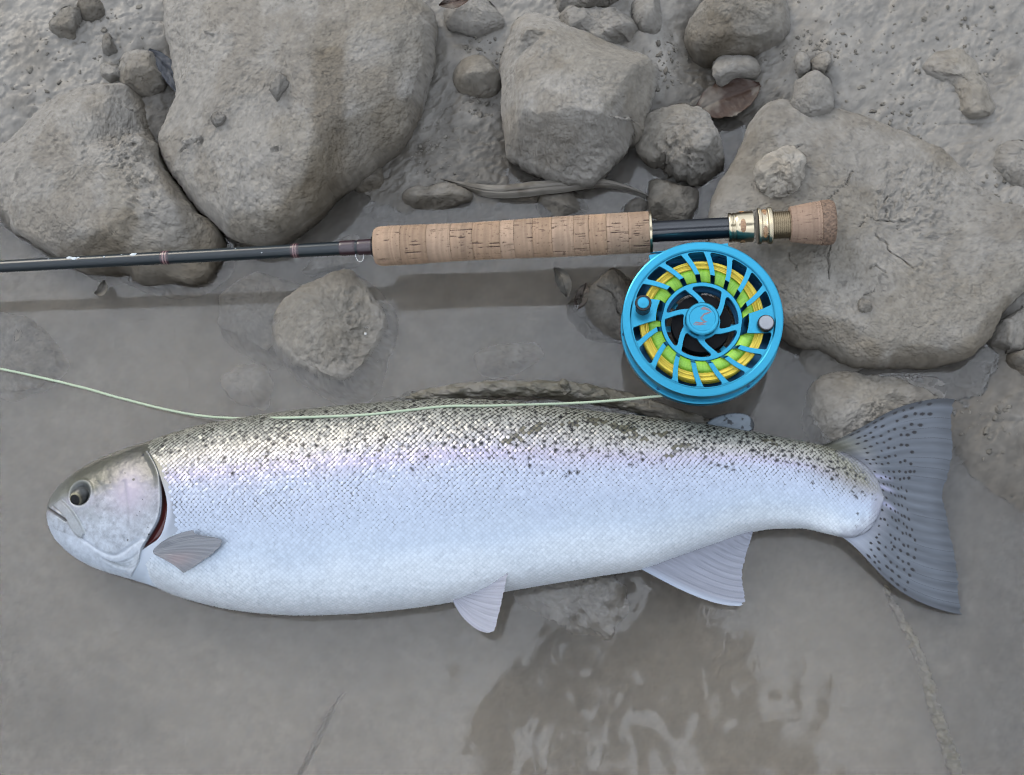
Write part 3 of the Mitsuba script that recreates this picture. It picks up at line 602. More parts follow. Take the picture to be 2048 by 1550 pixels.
# the snout's end
nv = len(FP)
cap0, cap1 = PB[0].mean(0), PB[-1].mean(0)
i = np.arange(nph); j = (i + 1) % nph
body = trimesh.Trimesh(np.vstack([FP, [cap0, cap1]]), np.vstack([tri(grid_faces(len(stn), nph, True)), np.stack([np.full(nph, nv), j, i], 1), np.stack([np.full(nph, nv + 1), (len(stn) - 1) * nph + i, (len(stn) - 1) * nph + j], 1)]), process=False)
if body.volume < 0:
    body.invert()
scene['fish_skin'] = {'type': 'twosided', 'bsdf': pr(VC, .34, .32, clearcoat=.12, clearcoat_gloss=.8)}
scene['fish_scale'] = {'type': 'twosided', 'bsdf': pr(VC, .34, .22, metallic=.35)}
scene['fin_skin'] = {'type': 'twosided', 'bsdf': pr(VC, .38, .2)}
FISH = 'trout'
add('body', body, 'fish_skin', FISH, smooth=True, color=np.clip(np.vstack([colr, colr[:1], colr[-1:]]), .003, .9))
tag(FISH, 'large silvery trout with dark spotted back lying on its side in the shallow water', 'fish')

# scales: rows run along the body from the lateral line, every second row set half a scale back
rs = np.random.default_rng(5)
pht = np.linspace(-.42, math.pi + .30, 420)
LAT = PchipInterpolator([300, 600, 1000, 1400, 1750], [945, 938, 925, 940, 990])
def pitch(x):
    return np.interp(x, [300, 500, 1000, 1400, 1760], [9.2, 9.9, 10.3, 9.7, 7.9])
cols = [322.0]
while cols[-1] < 1752:
    cols.append(cols[-1] + pitch(cols[-1]))
cols = np.array(cols)
rows_up = np.cumsum(np.full(46, 5.2)) * S
rows_dn = np.cumsum(np.interp(np.arange(100), [0, 12, 30], [5.2, 4.9, 4.3])) * S
offs = np.concatenate([-rows_up[::-1], [0], rows_dn]); ridx = np.arange(-46, 101)
sh_poly = Polygon(np.vstack([seen([(300, 905), (318, 930), (331, 960), (340, 985), (347, 1020), (350, 1050), (358, 1064), (330, 1085), (312, 1110), (290, 1135), (285, 1160)]), seen([(180, 1190), (60, 1190), (60, 860), (300, 860)], z=ZM)])).buffer(0)
sv, sf, sc = [], [], []
ring_t = np.array([(math.cos(a), math.sin(a)) for a in np.arange(8) * math.pi / 4])
ring_s = np.sign(ring_t) * np.abs(ring_t) ** 1.22
for par in (0, 1):
    cx = cols + par * pitch(cols) / 2
    cx = cx[cx < 1752]
    P = section(cx[:, None], pht[None])
    arc = np.concatenate([np.zeros((len(cx), 1)), np.cumsum(np.linalg.norm(np.diff(P, axis=1), axis=2), 1)], 1)
    lat = seen(np.stack([cx, LAT(cx)], 1))[:, 1]
    t, b = ftop(cx), fbot(cx)
    v = np.clip(((t + b) / 2 - lat) / ((b - t) / 2), -.99, .99)
    pl = np.arccos(np.sign(v) * np.abs(v) ** (1 / .94))
    k = np.where(np.abs(ridx) % 2 == par)[0]
    kscale = np.interp(cx, [300, 1000, 1500, 1760], [.97, 1.03, .95, .80])
    for c in range(len(cx)):
        a0 = np.interp(pl[c], pht, arc[c])
        a = a0 + offs[k] * kscale[c] + .12 * S * rs.normal(size=len(k)) + .0024 * (fbm(np.stack([np.full(len(k), cx[c] * .006), offs[k] * 30, np.zeros(len(k))], 1), 2, 31) - .5)
        ok = (a > 0) & (a < arc[c, -1])
        kk = k[ok]
        p = np.interp(a[ok], arc[c], pht)
        x = cx[c] + .5 * rs.normal(size=len(p)) + 11 * (fbm(np.stack([np.full(len(p), cx[c] * .008), a[ok] * 40, np.ones(len(p))], 1), 2, 33) - .5)
        ce = section(x, p)
        e1 = section(x + 2, p) - section(x - 2, p); e1 /= np.linalg.norm(e1, axis=1, keepdims=True)
        e2 = section(x, p + .02) - section(x, p - .02); e2 /= np.linalg.norm(e2, axis=1, keepdims=True)
        n = np.cross(e1, e2); n *= np.sign((n * (ce - section(x, p * 0 + math.pi / 2) * [1, 1, 0] - [0, 0, ZM - .02])).sum(1, keepdims=True))
        yy = (t[c] + b[c]) / 2 - (b[c] - t[c]) / 2 * np.sign(np.cos(p)) * np.abs(np.cos(p)) ** .94
        fr = (yy - t[c]) / (b[c] - t[c])
        keep = ~shapely.contains(sh_poly, shapely.points(x, yy)) & (x < 1752)
        sz = pitch(cx[c]) * S / 2 * 1.03 * np.interp(cx[c], [1690, 1750], [1, .8]) * (1 + .10 * rs.normal(size=len(p)))
        wd = np.where(kk > 46 + 12, 4.65, 5.2) * S * kscale[c]
        jt = np.interp(fr, [.35, .65], [.05, .025])
        tilt = rs.normal(size=len(p)) * jt; tw = rs.normal(size=len(p)) * jt
        # colour of each scale
        ns = noise(np.stack([x * .02, yy * .02, x * 0], 1), 9); ns2 = rs.random(len(p))
        base = ramp(fr + .05 * (ns - .5), [(0, [.24, .24, .20]), (.10, [.30, .30, .26]), (.22, [.35, .34, .325]), (.31, [.36, .355, .39]), (.36, [.35, .355, .45]), (.45, [.335, .375, .47]), (.62, [.335, .39, .485]), (.75, [.36, .42, .50]), (.88, [.48, .53, .58]), (1, [.60, .64, .68])])
        rosy = G((fr - .335 - .03 * (ns - .5)) / .036, 1) * np.interp(x, [330, 900, 1300], [.45, .6, .25])
        base = base * (1 - rosy[:, None]) + rosy[:, None] * np.array([.375, .335, .455])
        to = sst(1560, 1720, x) * sst(.62, .30, fr)
        base = base * (1 - .72 * to[:, None]) + .72 * to[:, None] * np.array([.15, .148, .105])
        base *= (1 + np.interp(fr, [.3, .6], [.22, .12]) * (ns2 - .5))[:, None]
        mud = np.zeros(len(p))
        for (mx, my, mx2, my2, r) in [(1015, 885, 1075, 852, 7), (1040, 880, 1085, 850, 5), (1170, 838, 1260, 858, 7), (1230, 855, 1290, 882, 5), (1345, 900, 1375, 890, 8), (1110, 845, 1150, 850, 5), (1310, 870, 1330, 868, 4), (1520, 880, 1560, 890, 6), (1340, 918, 1345, 924, 3)]:
            l = LineString(seen([(mx, my), (mx2, my2)]))
            mud = np.maximum(mud, sst(1, .5, shapely.distance(shapely.points(x + 6 * rs.normal(size=len(p)), yy + 3 * rs.normal(size=len(p))), l) / r) * .9)
        base = base * (1 - mud[:, None]) + mud[:, None] * np.array([.085, .078, .048])
        idx = np.where(keep)[0]
        for s_ in idx:
            q = np.zeros((9, 3)); col = np.zeros((9, 3))
            f = float(np.interp(fr[s_], [0, .12, .26, .36, .5, .62, .76, 1], [.71, .73, .765, .80, .83, .88, .95, 1.0]))
            q[:8] = ce[s_] + ring_s[:, :1] * e1[s_] * sz[s_] * f + ring_s[:, 1:] * e2[s_] * wd[s_] * f + n[s_] * (.00006 + .00022 * (ring_t[:, :1] * .5 + .5) + tilt[s_] * sz[s_] * ring_t[:, :1] + tw[s_] * wd[s_] * ring_t[:, 1:])
            q[8] = ce[s_] + e1[s_] * sz[s_] * .12 + n[s_] * .00034
            col[:] = base[s_]
            col[:8] *= (.86 - .10 * ring_t[:, :1] * sst(.75, .4, fr[s_]))
            sv.append(q); sc.append(col)
sv = np.array(sv); ns_ = len(sv)
sc = np.array(sc).reshape(-1, 3)
# black spots, strewn over the back without regard to the scales
rp = np.random.default_rng(91)
sx_ = rp.uniform(335, 1745, 6000)
fr_ = rp.beta(1.25, 2.6, 6000) * .62
dens = np.interp(fr_, [0, .06, .15, .27, .36, .5, .62], [.7, 1, 1, .62, .12, .02, 0]) * np.interp(sx_, [330, 450, 800, 1150, 1500, 1745], [.10, .16, .24, .36, .42, .50])
on = rp.random(6000) < dens * 1.2
sx_, fr_ = sx_[on], fr_[on]
sy_ = ftop(sx_) + (fbot(sx_) - ftop(sx_)) * fr_
keep_ = []
for q_ in range(len(sx_)):
    if all((sx_[q_] - sx_[p_]) ** 2 + (1.5 * (sy_[q_] - sy_[p_])) ** 2 > 135 for p_ in keep_):
        keep_.append(q_)
sx_, fr_, sy_ = sx_[keep_], fr_[keep_], sy_[keep_]
sr_ = rp.uniform(2.4, 4.5, len(sx_)) * np.interp(fr_, [0, .25, .6], [.85, 1.05, .7])
flat = sv.reshape(-1, 3).copy(); flat[:, 2] = ZM
vp = proj(flat)
vp = vp + 2.2 * np.stack([noise(np.stack([vp[:, 0] * .25, vp[:, 1] * .25, vp[:, 0] * 0], 1), 4) - .5, noise(np.stack([vp[:, 0] * .25, vp[:, 1] * .25, vp[:, 0] * 0 + 9], 1), 5) - .5], 1) * 2
sx_ = np.concatenate([sx_, rp.uniform(1705, 1752, 16)]); sy_ = np.concatenate([sy_, rp.uniform(940, 1060, 16)]); sr_ = np.concatenate([sr_, rp.uniform(1.8, 3.2, 16)])
tree_ = cKDTree(np.stack([sx_, sy_ * 1.15], 1))
dk, ik = tree_.query(vp * [1, 1.15], k=3)
cover = np.max(sst(1.12, .85, dk / sr_[ik]), 1)[:, None]
sc = sc * (1 - cover) + cover * np.array([.008, .008, .010])
end_ = (.8 * sst(30, 5, shapely.distance(shapely.points(vp), ENDC) + 16 * (noise(vp[:, [0, 1, 0]] * [.09, .09, 0], 12) - .5)) * (vp[:, 0] > 1600))[:, None]
sc = sc * (1 - end_) + end_ * np.array([.185, .195, .235])
tf = np.array([(8, a, (a + 1) % 8) for a in range(8)])
sf = (tf[None] + 9 * np.arange(ns_)[:, None, None]).reshape(-1, 3)
smesh = trimesh.Trimesh(sv.reshape(-1, 3), sf, process=False)
upn = np.cross(sv[:, 0] - sv[:, 8], sv[:, 1] - sv[:, 8])[:, 2]
if np.median(upn) < 0:
    smesh.faces = smesh.faces[:, ::-1]
k_ = add('scale', smesh, 'fish_scale', FISH, smooth=True, color=np.clip(sc, .003, .9))
tag(k_, 'rows of small silver scales with black spots on the back', kind='stuff')


# ---- fins: a patch between four edges, folded along its rays
def poly_at(pts, n):
    p = np.asarray(pts, float)
    tck, _ = splprep(p.T, s=0, k=min(3, len(p) - 1))
    q = np.array(splev(np.linspace(0, 1, 200), tck)).T
    s = np.concatenate([[0], np.cumsum(np.hypot(*np.diff(q, axis=0).T))]); s /= s[-1]
    return np.stack([np.interp(np.linspace(0, 1, n), s, q[:, k]) for k in range(2)], 1)


def fin(name, lead, rear, root, edge, z, nr, nq, rays, paint, ruff=.0003, thick=.0005, label=None, ragged=0.0, fray=3):
    """lead: from root to tip at the front ray; rear: the last ray; root: along the body; edge: the outer edge. z(q, r) height. paint(q, r, P) colour"""
    A, B, C, D = poly_at(lead, nr), poly_at(rear, nr), poly_at(root, nq), poly_at(edge, nq)
    q, r = np.linspace(0, 1, nq)[:, None, None], np.linspace(0, 1, nr)[None, :, None]
    P = (1 - q) * A[None] + q * B[None] + (1 - r) * C[:, None] + r * D[:, None] - ((1 - q) * (1 - r) * A[0] + (1 - q) * r * A[-1] + q * (1 - r) * B[0] + q * r * B[-1])
    qq, rr = np.broadcast_to(q[..., 0], P.shape[:2]), np.broadcast_to(r[..., 0], P.shape[:2])
    jag = (noise(np.stack([qq * rays * fray, qq * 0, qq * 0], -1), 77) - .5) * ragged * sst(.8, 1, rr)
    P = P + (P[:, -1:] - P[:, :1]) * jag[..., None]
    zz = z(qq, rr, P)
    V_ = W(P[..., 0], P[..., 1], zz)
    fold = np.abs(np.mod(qq * rays, 1) - .5) * 2
    V_[..., 2] += (fold - .5) * ruff * sst(0, .15, rr) + .0012 * (fbm(np.stack([qq * 5, rr * 2, qq * 0], -1), 2, 78) - .5)
    th = thick * (1 - .7 * rr)
    lo = V_.copy(); lo[..., 2] -= th
    col = paint(qq, rr, P, fold)
    n1 = nq * nr
    f = grid_faces(nq, nr)
    rim = np.concatenate([np.arange(nr), np.arange(1, nq) * nr + nr - 1, (nq - 1) * nr + np.arange(nr - 2, -1, -1), np.arange(nq - 2, 0, -1) * nr])
    rb = np.roll(rim, -1)
    m = trimesh.Trimesh(np.vstack([V_.reshape(-1, 3), lo.reshape(-1, 3)]), np.vstack([tri(f), tri(f[:, ::-1] + n1), tri(np.stack([rb, rim, rim + n1, rb + n1], 1))]), process=False)
    if m.volume < 0:
        m.invert()
    c = col.reshape(-1, 3)
    k = add(name, m, 'fin_skin', FISH, smooth=True, color=np.clip(np.vstack([c, c]), .004, .9))
    if label:
        tag(k, label)
    return k


rt = np.random.default_rng(17)
def spots(q, r, rays, lo, hi, per, seed, lenr=.018, widq=.19):
    """dark dashes between the fin rays"""
    g = np.random.default_rng(seed)
    out = np.zeros_like(q)
    for k in range(rays):
        qc = (k + .5) / rays
        x = lo(qc) + g.random() * .05
        while x < hi(qc):
            if g.random() < .86:
                ln = lenr * (.6 + .7 * g.random())
                d = np.hypot((q - qc - .006 * g.normal()) * rays / widq, (r - x) / ln)
                out = np.maximum(out, sst(1.15, .7, d))
            x += per * (.7 + .6 * g.random())
    return out


def tail_paint(q, r, P, fold):
    s = spots(q, r, 21, lambda c: .03 + .2 * abs(c - .5) * 2, lambda c: .66 + .20 * sst(.25, .05, c) - .10 * sst(.42, .5, c) * sst(.7, .6, c), .066, 3)
    nn = fbm(np.stack([q * 40, r * 3, q * 0], -1), 3, 80)
    blue = np.array([.076, .088, .108]) * (.75 + .5 * nn[..., None])
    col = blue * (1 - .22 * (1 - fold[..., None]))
    ol = sst(.35, .05, r) * sst(.45, .1, q)
    col = col * (1 - ol[..., None]) + ol[..., None] * np.array([.085, .085, .066])
    line = sst(.90, 1.0, 1 - np.abs(np.mod(q * 21 + .5, 1) - .5) * 2) * sst(.45, .7, r) * (fbm(np.stack([q * 21, r * 0, q * 0], -1), 1, 4) > .42)
    col = col * (1 - .5 * line[..., None])
    rl_ = sst(.30, .02, r) * sst(.08, .3, q)
    col = col * (1 - .85 * rl_[..., None]) + .85 * rl_[..., None] * np.array([.165, .175, .21])
    rl_ = sst(.42, .05, r) * sst(.72, 1, q)
    col = col * (1 - .8 * rl_[..., None]) + .8 * rl_[..., None] * np.array([.26, .29, .35])
    e = sst(.05, .012, q) + sst(.95, .99, q) * .5
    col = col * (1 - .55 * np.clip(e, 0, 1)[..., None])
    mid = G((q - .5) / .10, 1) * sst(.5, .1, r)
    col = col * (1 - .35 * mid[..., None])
    for c0 in (.475, .585, .40):
        w = G((q - c0 - .02 * r) / (.016), 1) * sst(.0, .12, r) * sst(.42, .2, r)
        col = col * (1 - .75 * w[..., None]) + .75 * w[..., None] * np.array([.24, .25, .36])
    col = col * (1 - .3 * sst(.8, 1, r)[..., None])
    return col * (1 - s[..., None]) + s[..., None] * np.array([.004, .004, .006])


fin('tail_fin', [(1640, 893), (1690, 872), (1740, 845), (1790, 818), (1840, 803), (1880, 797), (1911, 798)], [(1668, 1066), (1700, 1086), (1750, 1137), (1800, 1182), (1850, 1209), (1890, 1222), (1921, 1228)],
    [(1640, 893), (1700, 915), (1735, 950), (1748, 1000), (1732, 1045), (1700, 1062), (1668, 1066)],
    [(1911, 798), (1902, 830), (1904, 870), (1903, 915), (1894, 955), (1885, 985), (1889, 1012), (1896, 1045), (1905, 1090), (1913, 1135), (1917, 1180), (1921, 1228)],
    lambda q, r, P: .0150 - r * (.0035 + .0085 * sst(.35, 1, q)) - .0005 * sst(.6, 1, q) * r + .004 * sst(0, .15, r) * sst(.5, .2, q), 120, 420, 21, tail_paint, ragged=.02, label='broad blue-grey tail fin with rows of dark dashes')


def pale_paint(base, dark_, rays, tip=None, seed=81):
    def f(q, r, P, fold):
        nn = fbm(np.stack([q * 50, r * 2.5, q * 0], -1), 3, seed)
        col = np.array(base) * (.8 + .4 * nn[..., None])
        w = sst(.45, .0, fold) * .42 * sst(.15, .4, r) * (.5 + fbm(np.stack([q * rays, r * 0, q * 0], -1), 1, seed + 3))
        col = col * (1 - w[..., None]) + w[..., None] * np.array(dark_)
        if tip is not None:
            t = sst(.10, .02, q)
            col = col * (1 - t[..., None]) + t[..., None] * np.array(tip)
        return col
    return f


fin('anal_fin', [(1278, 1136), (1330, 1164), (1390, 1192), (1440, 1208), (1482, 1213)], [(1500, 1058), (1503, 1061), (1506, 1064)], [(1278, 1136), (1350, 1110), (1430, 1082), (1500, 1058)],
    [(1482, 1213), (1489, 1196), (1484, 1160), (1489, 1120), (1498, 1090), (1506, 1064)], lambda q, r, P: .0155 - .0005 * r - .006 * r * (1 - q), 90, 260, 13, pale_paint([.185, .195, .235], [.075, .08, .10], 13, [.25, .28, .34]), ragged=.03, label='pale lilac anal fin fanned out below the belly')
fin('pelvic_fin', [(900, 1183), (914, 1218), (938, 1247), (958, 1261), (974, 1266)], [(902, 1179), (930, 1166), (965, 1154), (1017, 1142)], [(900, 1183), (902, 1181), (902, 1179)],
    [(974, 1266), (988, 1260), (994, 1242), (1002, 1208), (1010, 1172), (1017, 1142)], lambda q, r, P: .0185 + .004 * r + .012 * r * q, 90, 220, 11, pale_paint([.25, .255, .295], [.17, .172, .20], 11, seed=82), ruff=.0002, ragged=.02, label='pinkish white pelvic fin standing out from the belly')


def pect_z(q, r, P):
    s_ = seen(P.reshape(-1, 2))
    return flank_z(s_[:, 0], s_[:, 1]).reshape(q.shape) + .0012 + .0035 * sst(0, .4, r) * (.5 + .5 * (1 - q))


def pect_paint(q, r, P, fold):
    c = pale_paint([.14, .148, .165], [.10, .105, .118], 12, seed=83)(q, r, P, fold)
    w = G((q - .82) / .2, 1) * G((r - .55) / .28, 1) * .5
    return c * (1 - w[..., None]) + w[..., None] * np.array([.23, .165, .165])


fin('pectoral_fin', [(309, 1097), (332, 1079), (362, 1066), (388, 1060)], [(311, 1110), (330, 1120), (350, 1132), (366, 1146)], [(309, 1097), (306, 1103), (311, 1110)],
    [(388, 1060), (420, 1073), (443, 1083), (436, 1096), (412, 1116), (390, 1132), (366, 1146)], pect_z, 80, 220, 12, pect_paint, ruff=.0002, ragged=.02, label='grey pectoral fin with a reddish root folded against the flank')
fin('adipose_fin', [(1412, 846), (1436, 832), (1462, 826), (1486, 827), (1500, 834)], [(1455, 866), (1470, 865), (1485, 865), (1499, 862)], [(1412, 846), (1430, 856), (1455, 866)], [(1500, 834), (1508, 846), (1507, 856), (1499, 862)],
    lambda q, r, P: .010 + .004 * (1 - r), 50, 90, 1, lambda q, r, P, fold: (np.array([.14, .165, .19])[None, None] * (.8 + .4 * fbm(P / 12.0 @ np.array([[1, 0, 0], [0, 1, 0]]), 3, 84)[..., None])) * (1 - .85 * sst(.12, .0, np.minimum(np.minimum(q, 1 - r), 1))[..., None]) * (1 - .8 * sst(.62, .72, fbm(P / 9.0 @ np.array([[1, 0, 0], [0, 1, 0]]), 2, 85))[..., None]), ruff=0, thick=.002, label='small rounded grey adipose fin with dark edge')

# ---- the eye
EZ = float(flank_z(np.array(ex), np.array(ey)))
ec = W(EYE[0] - 1, EYE[1] + 2, EZ - .0006)
eye_r = 19.5 * S
gaze = np.array([-.42, -.55, 1.0]); gaze /= np.linalg.norm(gaze)
ball = trimesh.creation.icosphere(5, eye_r)
bv = np.array(ball.vertices)
ang = np.degrees(np.arccos(np.clip(bv @ gaze / eye_r, -1, 1)))
aj = ang + 3 * (fbm(bv * 700, 2, 90) - .5)
iris = ramp(aj, [(0, [.003, .003, .004]), (33, [.003, .003, .004]), (35, [.20, .185, .12]), (43, [.22, .20, .14]), (49, [.085, .082, .066]), (62, [.048, .05, .05]), (90, [.055, .058, .058])])
scene['wet_eye'] = pr(VC, .2, .10)
gold = sst(-.25, .35, bv[:, 1] / eye_r - .2 * bv[:, 0] / eye_r)[:, None]
iris = iris * (.28 + .72 * gold)
k_ = add('eye', trimesh.Trimesh(bv * [1, 1, .62] + ec - [0, 0, eye_r * .22], ball.faces, process=False), 'wet_eye', FISH, smooth=True, color=iris)
tag(k_, 'dark eye with a dull gold ring round the pupil')
# ------------------------------------------------------------------ the fly rod
RA, RB = W(0, 533, .0365), W(1625, 446.5, .0462)
RD = (RB - RA) / np.linalg.norm(RB - RA)
RU = np.cross(RD, [0, 1, 0]); RU = np.cross(RD, np.cross([0, 0, 1.0], RD)); RU /= np.linalg.norm(RU)
RU = np.array([0, 0, 1.0]) - RD * RD[2]; RU /= np.linalg.norm(RU)
RV = np.cross(RU, RD)
st_ = np.linspace(-1.1, .62, 9000)
st_px = proj(RA + RD * st_[:, None])[:, 0]


def along(px):
    return np.interp(px, st_px, st_)


SR = .00033 * .945                            # metres per photo pixel at the rod


def lathe(profile, step=.0006, n=96, cap=True, bump=None, hard=True):
    """profile: (photo pixel along the rod, radius in photo pixels); returns a mesh and per-vertex (s, angle)"""
    p = np.array(profile, float)
    s, r = along(p[:, 0]), p[:, 1] * SR
    S_, R_ = [s[0]], [r[0]]
    for k in range(1, len(s)):
        m = max(1, int(round(abs(s[k] - s[k - 1]) / step)))
        t = np.arange(1, m + 1) / m
        S_ += list(s[k - 1] + (s[k] - s[k - 1]) * t); R_ += list(r[k - 1] + (r[k] - r[k - 1]) * t)
    S_, R_ = np.array(S_), np.array(R_)
    a = np.arange(n) * 2 * np.pi / n
    SS, AA_ = np.meshgrid(S_, a, indexing='ij')
    RR = np.repeat(R_[:, None], n, 1)
    if bump is not None:
        RR = RR + bump(SS, AA_, RR)
    v = RA + RD * SS[..., None] + (RU * np.cos(AA_)[..., None] + RV * np.sin(AA_)[..., None]) * RR[..., None]
    v = v.reshape(-1, 3)
    f = tri(grid_faces(len(S_), n, True))
    sa = np.stack([SS.ravel(), AA_.ravel(), RR.ravel()], 1)
    if cap:
        i = np.arange(n); j = (i + 1) % n; k = len(v); e = (len(S_) - 1) * n
        v = np.vstack([v, RA + RD * S_[0], RA + RD * S_[-1]])
        f = np.vstack([f, np.stack([np.full(n, k), i, j], 1), np.stack([np.full(n, k + 1), e + j, e + i], 1)])
        sa = np.vstack([sa, [S_[0], 0, 0], [S_[-1], 0, 0]])
    m = trimesh.Trimesh(v, f, process=False)
    if m.volume < 0:
        m.invert()
    return m, sa


scene['rod_lacquer'] = two(pr(rgb(.006, .011, .014), .2, .22, clearcoat=.15, clearcoat_gloss=.93))
scene['thread_wrap'] = two(pr(rgb(.022, .008, .012), .25, .3, clearcoat=.35, clearcoat_gloss=.9))
scene['thread_band'] = two(pr(rgb(.17, .095, .095), .3, .5))
scene['bright_steel'] = two({'type': 'roughconductor', 'material': 'Al', 'alpha': .16, 'specular_reflectance': rgb(.55, .55, .55)})
scene['black_gloss'] = two(pr(rgb(.004, .006, .010), .14, .30, clearcoat=.4, clearcoat_gloss=.95))
scene['gold_metal'] = two({'type': 'principled', 'base_color': rgb(.55, .47, .33), 'metallic': 1.0, 'roughness': .18})
scene['gold_matte'] = two({'type': 'principled', 'base_color': rgb(.30, .235, .15), 'metallic': .95, 'roughness': .36})
scene['amber_inlay'] = pr(rgb(.16, .07, .022), .4, .5)
scene['cork'] = {'type': 'twosided', 'bsdf': pr(VC, .72, .25)}
scene['white_fleck'] = two(pr(rgb(.38, .42, .44), .5, .4))
ROD = 'fly_rod'
m, sa = lathe([(-2600, 4.5), (-1200, 8.5), (-110, 12.6), (0, 13.0), (320, 13.6), (583, 14.2), (690, 14.8), (752, 15.2)], .002, 64)
add('blank', m, 'rod_lacquer', ROD, smooth=True)
tag(ROD, 'dark green fly rod with a cork grip lying across the stones', 'fishing rod')
for p0, p1, r in [(322, 341, 14.3), (582, 601, 14.9), (680, 712, 15.9), (716, 749, 16.3)]:
    add('thread_wrap', lathe([(p0, r - 1.4), (p0 + 2, r), (p1 - 2, r), (p1, r - 1.4)], .001, 64)[0], 'thread_wrap', ROD)
for p0, p1, r in [(328, 331, 14.75), (333.5, 336, 14.75), (588, 590.5, 15.3), (592.5, 595, 15.3)]:
    add('thread_band', lathe([(p0, r - .5), (p0 + .6, r), (p1 - .6, r), (p1, r - .5)], .001, 64)[0], 'thread_band', ROD)


def tube(P, r, n=10, cap=True):
    P = np.asarray(P, float)
    r = np.broadcast_to(r, (len(P),))
    t = np.gradient(P, axis=0); t /= np.linalg.norm(t, axis=1, keepdims=True)
    u = np.cross(t, [0.13, .2, 1.0]); u /= np.linalg.norm(u, axis=1, keepdims=True)
    w = np.cross(t, u)
    a = np.arange(n) * 2 * np.pi / n
    v = (P[:, None] + r[:, None, None] * (np.cos(a)[None, :, None] * u[:, None] + np.sin(a)[None, :, None] * w[:, None])).reshape(-1, 3)
    f = tri(grid_faces(len(P), n, True))
    i = np.arange(n); j = (i + 1) % n; e = (len(P) - 1) * n; k = len(v)
    f = np.vstack([f, np.stack([np.full(n, k), i, j], 1), np.stack([np.full(n, k + 1), e + j, e + i], 1)])
    m = trimesh.Trimesh(np.vstack([v, P[:1], P[-1:]]), f, process=False)
    if m.volume < 0:
        m.invert()
    return m


def spline(pts, n):
    p = np.asarray(pts, float)
    s = np.concatenate([[0], np.cumsum(np.linalg.norm(np.diff(p, axis=0), axis=1))])
    return CubicSpline(s, p)(np.linspace(0, s[-1], n))


kz = .041
kp = [W(x, y, z) for x, y, z in [(708, 504, .041), (711, 511, .040), (714, 519, .0395), (719, 524, .039), (724, 522, .0395), (727, 513, .040), (730, 503, .041)]]
add('hook_keeper', tube(spline(kp, 40), 1.1 * SR), 'bright_steel', ROD, smooth=True)
add('winding_check', lathe([(744, 15), (744.5, 20), (751, 33), (752, 33), (752.5, 15)], .001, 80)[0], 'bright_steel', ROD)
rg = np.random.default_rng(23)
for k, (fx, fy, fr) in enumerate([(143, 519, 6), (153, 521, 6), (161, 519, 3), (270, 513, 6), (274, 510, 3), (102, 522, 1.6), (213, 518, 2.5), (474, 500, 1.5), (527, 511, 1.8), (247, 513, 1.8)]):
    ph = -math.asin(np.clip((fy - (533 - fx * 86.5 / 1625)) / 14.5, -1, 1)) if False else 0
    b = trimesh.creation.icosphere(2, 1)
    s0 = along(fx); off = np.clip((fy - (533 - fx * .0532)) / 14.0, -.95, .95)
    an = math.asin(off)
    sgn = -1 if (RV[1] > 0) else 1
    c = RA + RD * s0 + (RU * math.cos(an) + sgn * RV * math.sin(an)) * 13.4 * SR
    bv = np.array(b.vertices) * (.8 + .5 * noise(np.array(b.vertices) * 2.2 + k, 4)[:, None])
    add('fleck', trimesh.Trimesh(c + (bv[:, :1] * RD * fr + bv[:, 1:2] * sgn * RV * fr * .55) * SR + bv[:, 2:] * RU * .0005, b.faces, process=False), 'white_fleck', ROD + '__blank', smooth=True)


def cork_paint(sa, tone, seed, lo=0, pits=1.0):
    s, a, r = sa.T
    x = s / SR; c = a * 41.0
    pnt = np.stack([x, np.cos(a) * 41, np.sin(a) * 41], 1)
    g = noise(np.stack([x / 3.0 + 2.2 * noise(pnt / 40, 3), c * 0, c * 0 + seed], 1), seed) - .5
    g2 = fbm(pnt / 55, 3, seed + 1) - .5
    col = np.array([.255, .172, .114]) * tone
    col = col * (1 + .30 * g[:, None] + .5 * g2[:, None] + .15 * (noise(pnt / 2.5, seed + 3) - .5)[:, None])
    # long thin lenticels along the grain and small pits
    z = noise(pnt / [22, 2.1, 2.1] + seed * 3.3, seed + 5)
    w = np.maximum(sst(.74, .82, z), sst(.79, .85, noise(pnt / [38, 3.0, 3.0] + seed * 1.9, seed + 15))) * sst(.42, .55, fbm(pnt / 26 + 8, 2, seed + 6)) + .8 * sst(.84, .90, noise(pnt / [2.2, 4.5, 4.5] + 3, seed + 7))
    w = np.clip(w * pits, 0, 1)
    col = col * (1 - w[:, None] * np.array([.76, .80, .82]))
    return np.clip(col, .01, .9), w


grip_prof = PchipInterpolator([750, 757, 765, 800, 860, 930, 1000, 1080, 1150, 1220, 1280, 1299], [36, 40, 41.6, 41.6, 40.6, 39.4, 39.8, 41.2, 42, 42.2, 42.4, 42.6])
cuts = [751, 806, 858, 905, 949, 1003, 1031, 1068, 1106, 1149, 1179, 1214, 1257, 1299]
tones = [1.02, .88, 1.0, .86, .92, 1.08, .95, .90, 1.02, .93, 1.0, .95, .84]
GRIP = ROD + '__grip'
for k in range(13):
    a, b = cuts[k], cuts[k + 1]
    xs = np.linspace(a, b, 12)
    prof = [(x, float(grip_prof(x))) for x in xs]
    prof[0] = (a, prof[0][1] - .5); prof[-1] = (b - .05, prof[-1][1] - .5)
    hold = {}
    def bump(s, an, r, k=k):
        q = np.stack([s.ravel(), an.ravel(), r.ravel()], 1)
        return -.00045 * cork_paint(q, 1, 200 + 11 * k)[1].reshape(s.shape)
    m, sa = lathe(prof, .00042, 230, bump=bump)
    col, _ = cork_paint(sa, tones[k], 200 + 11 * k)
    col *= np.array([1, [1, .98, 1.02][k % 3], [1, .95, 1.05][k % 3]])
    add('cork_ring', m, 'cork', GRIP, smooth=True, color=col)
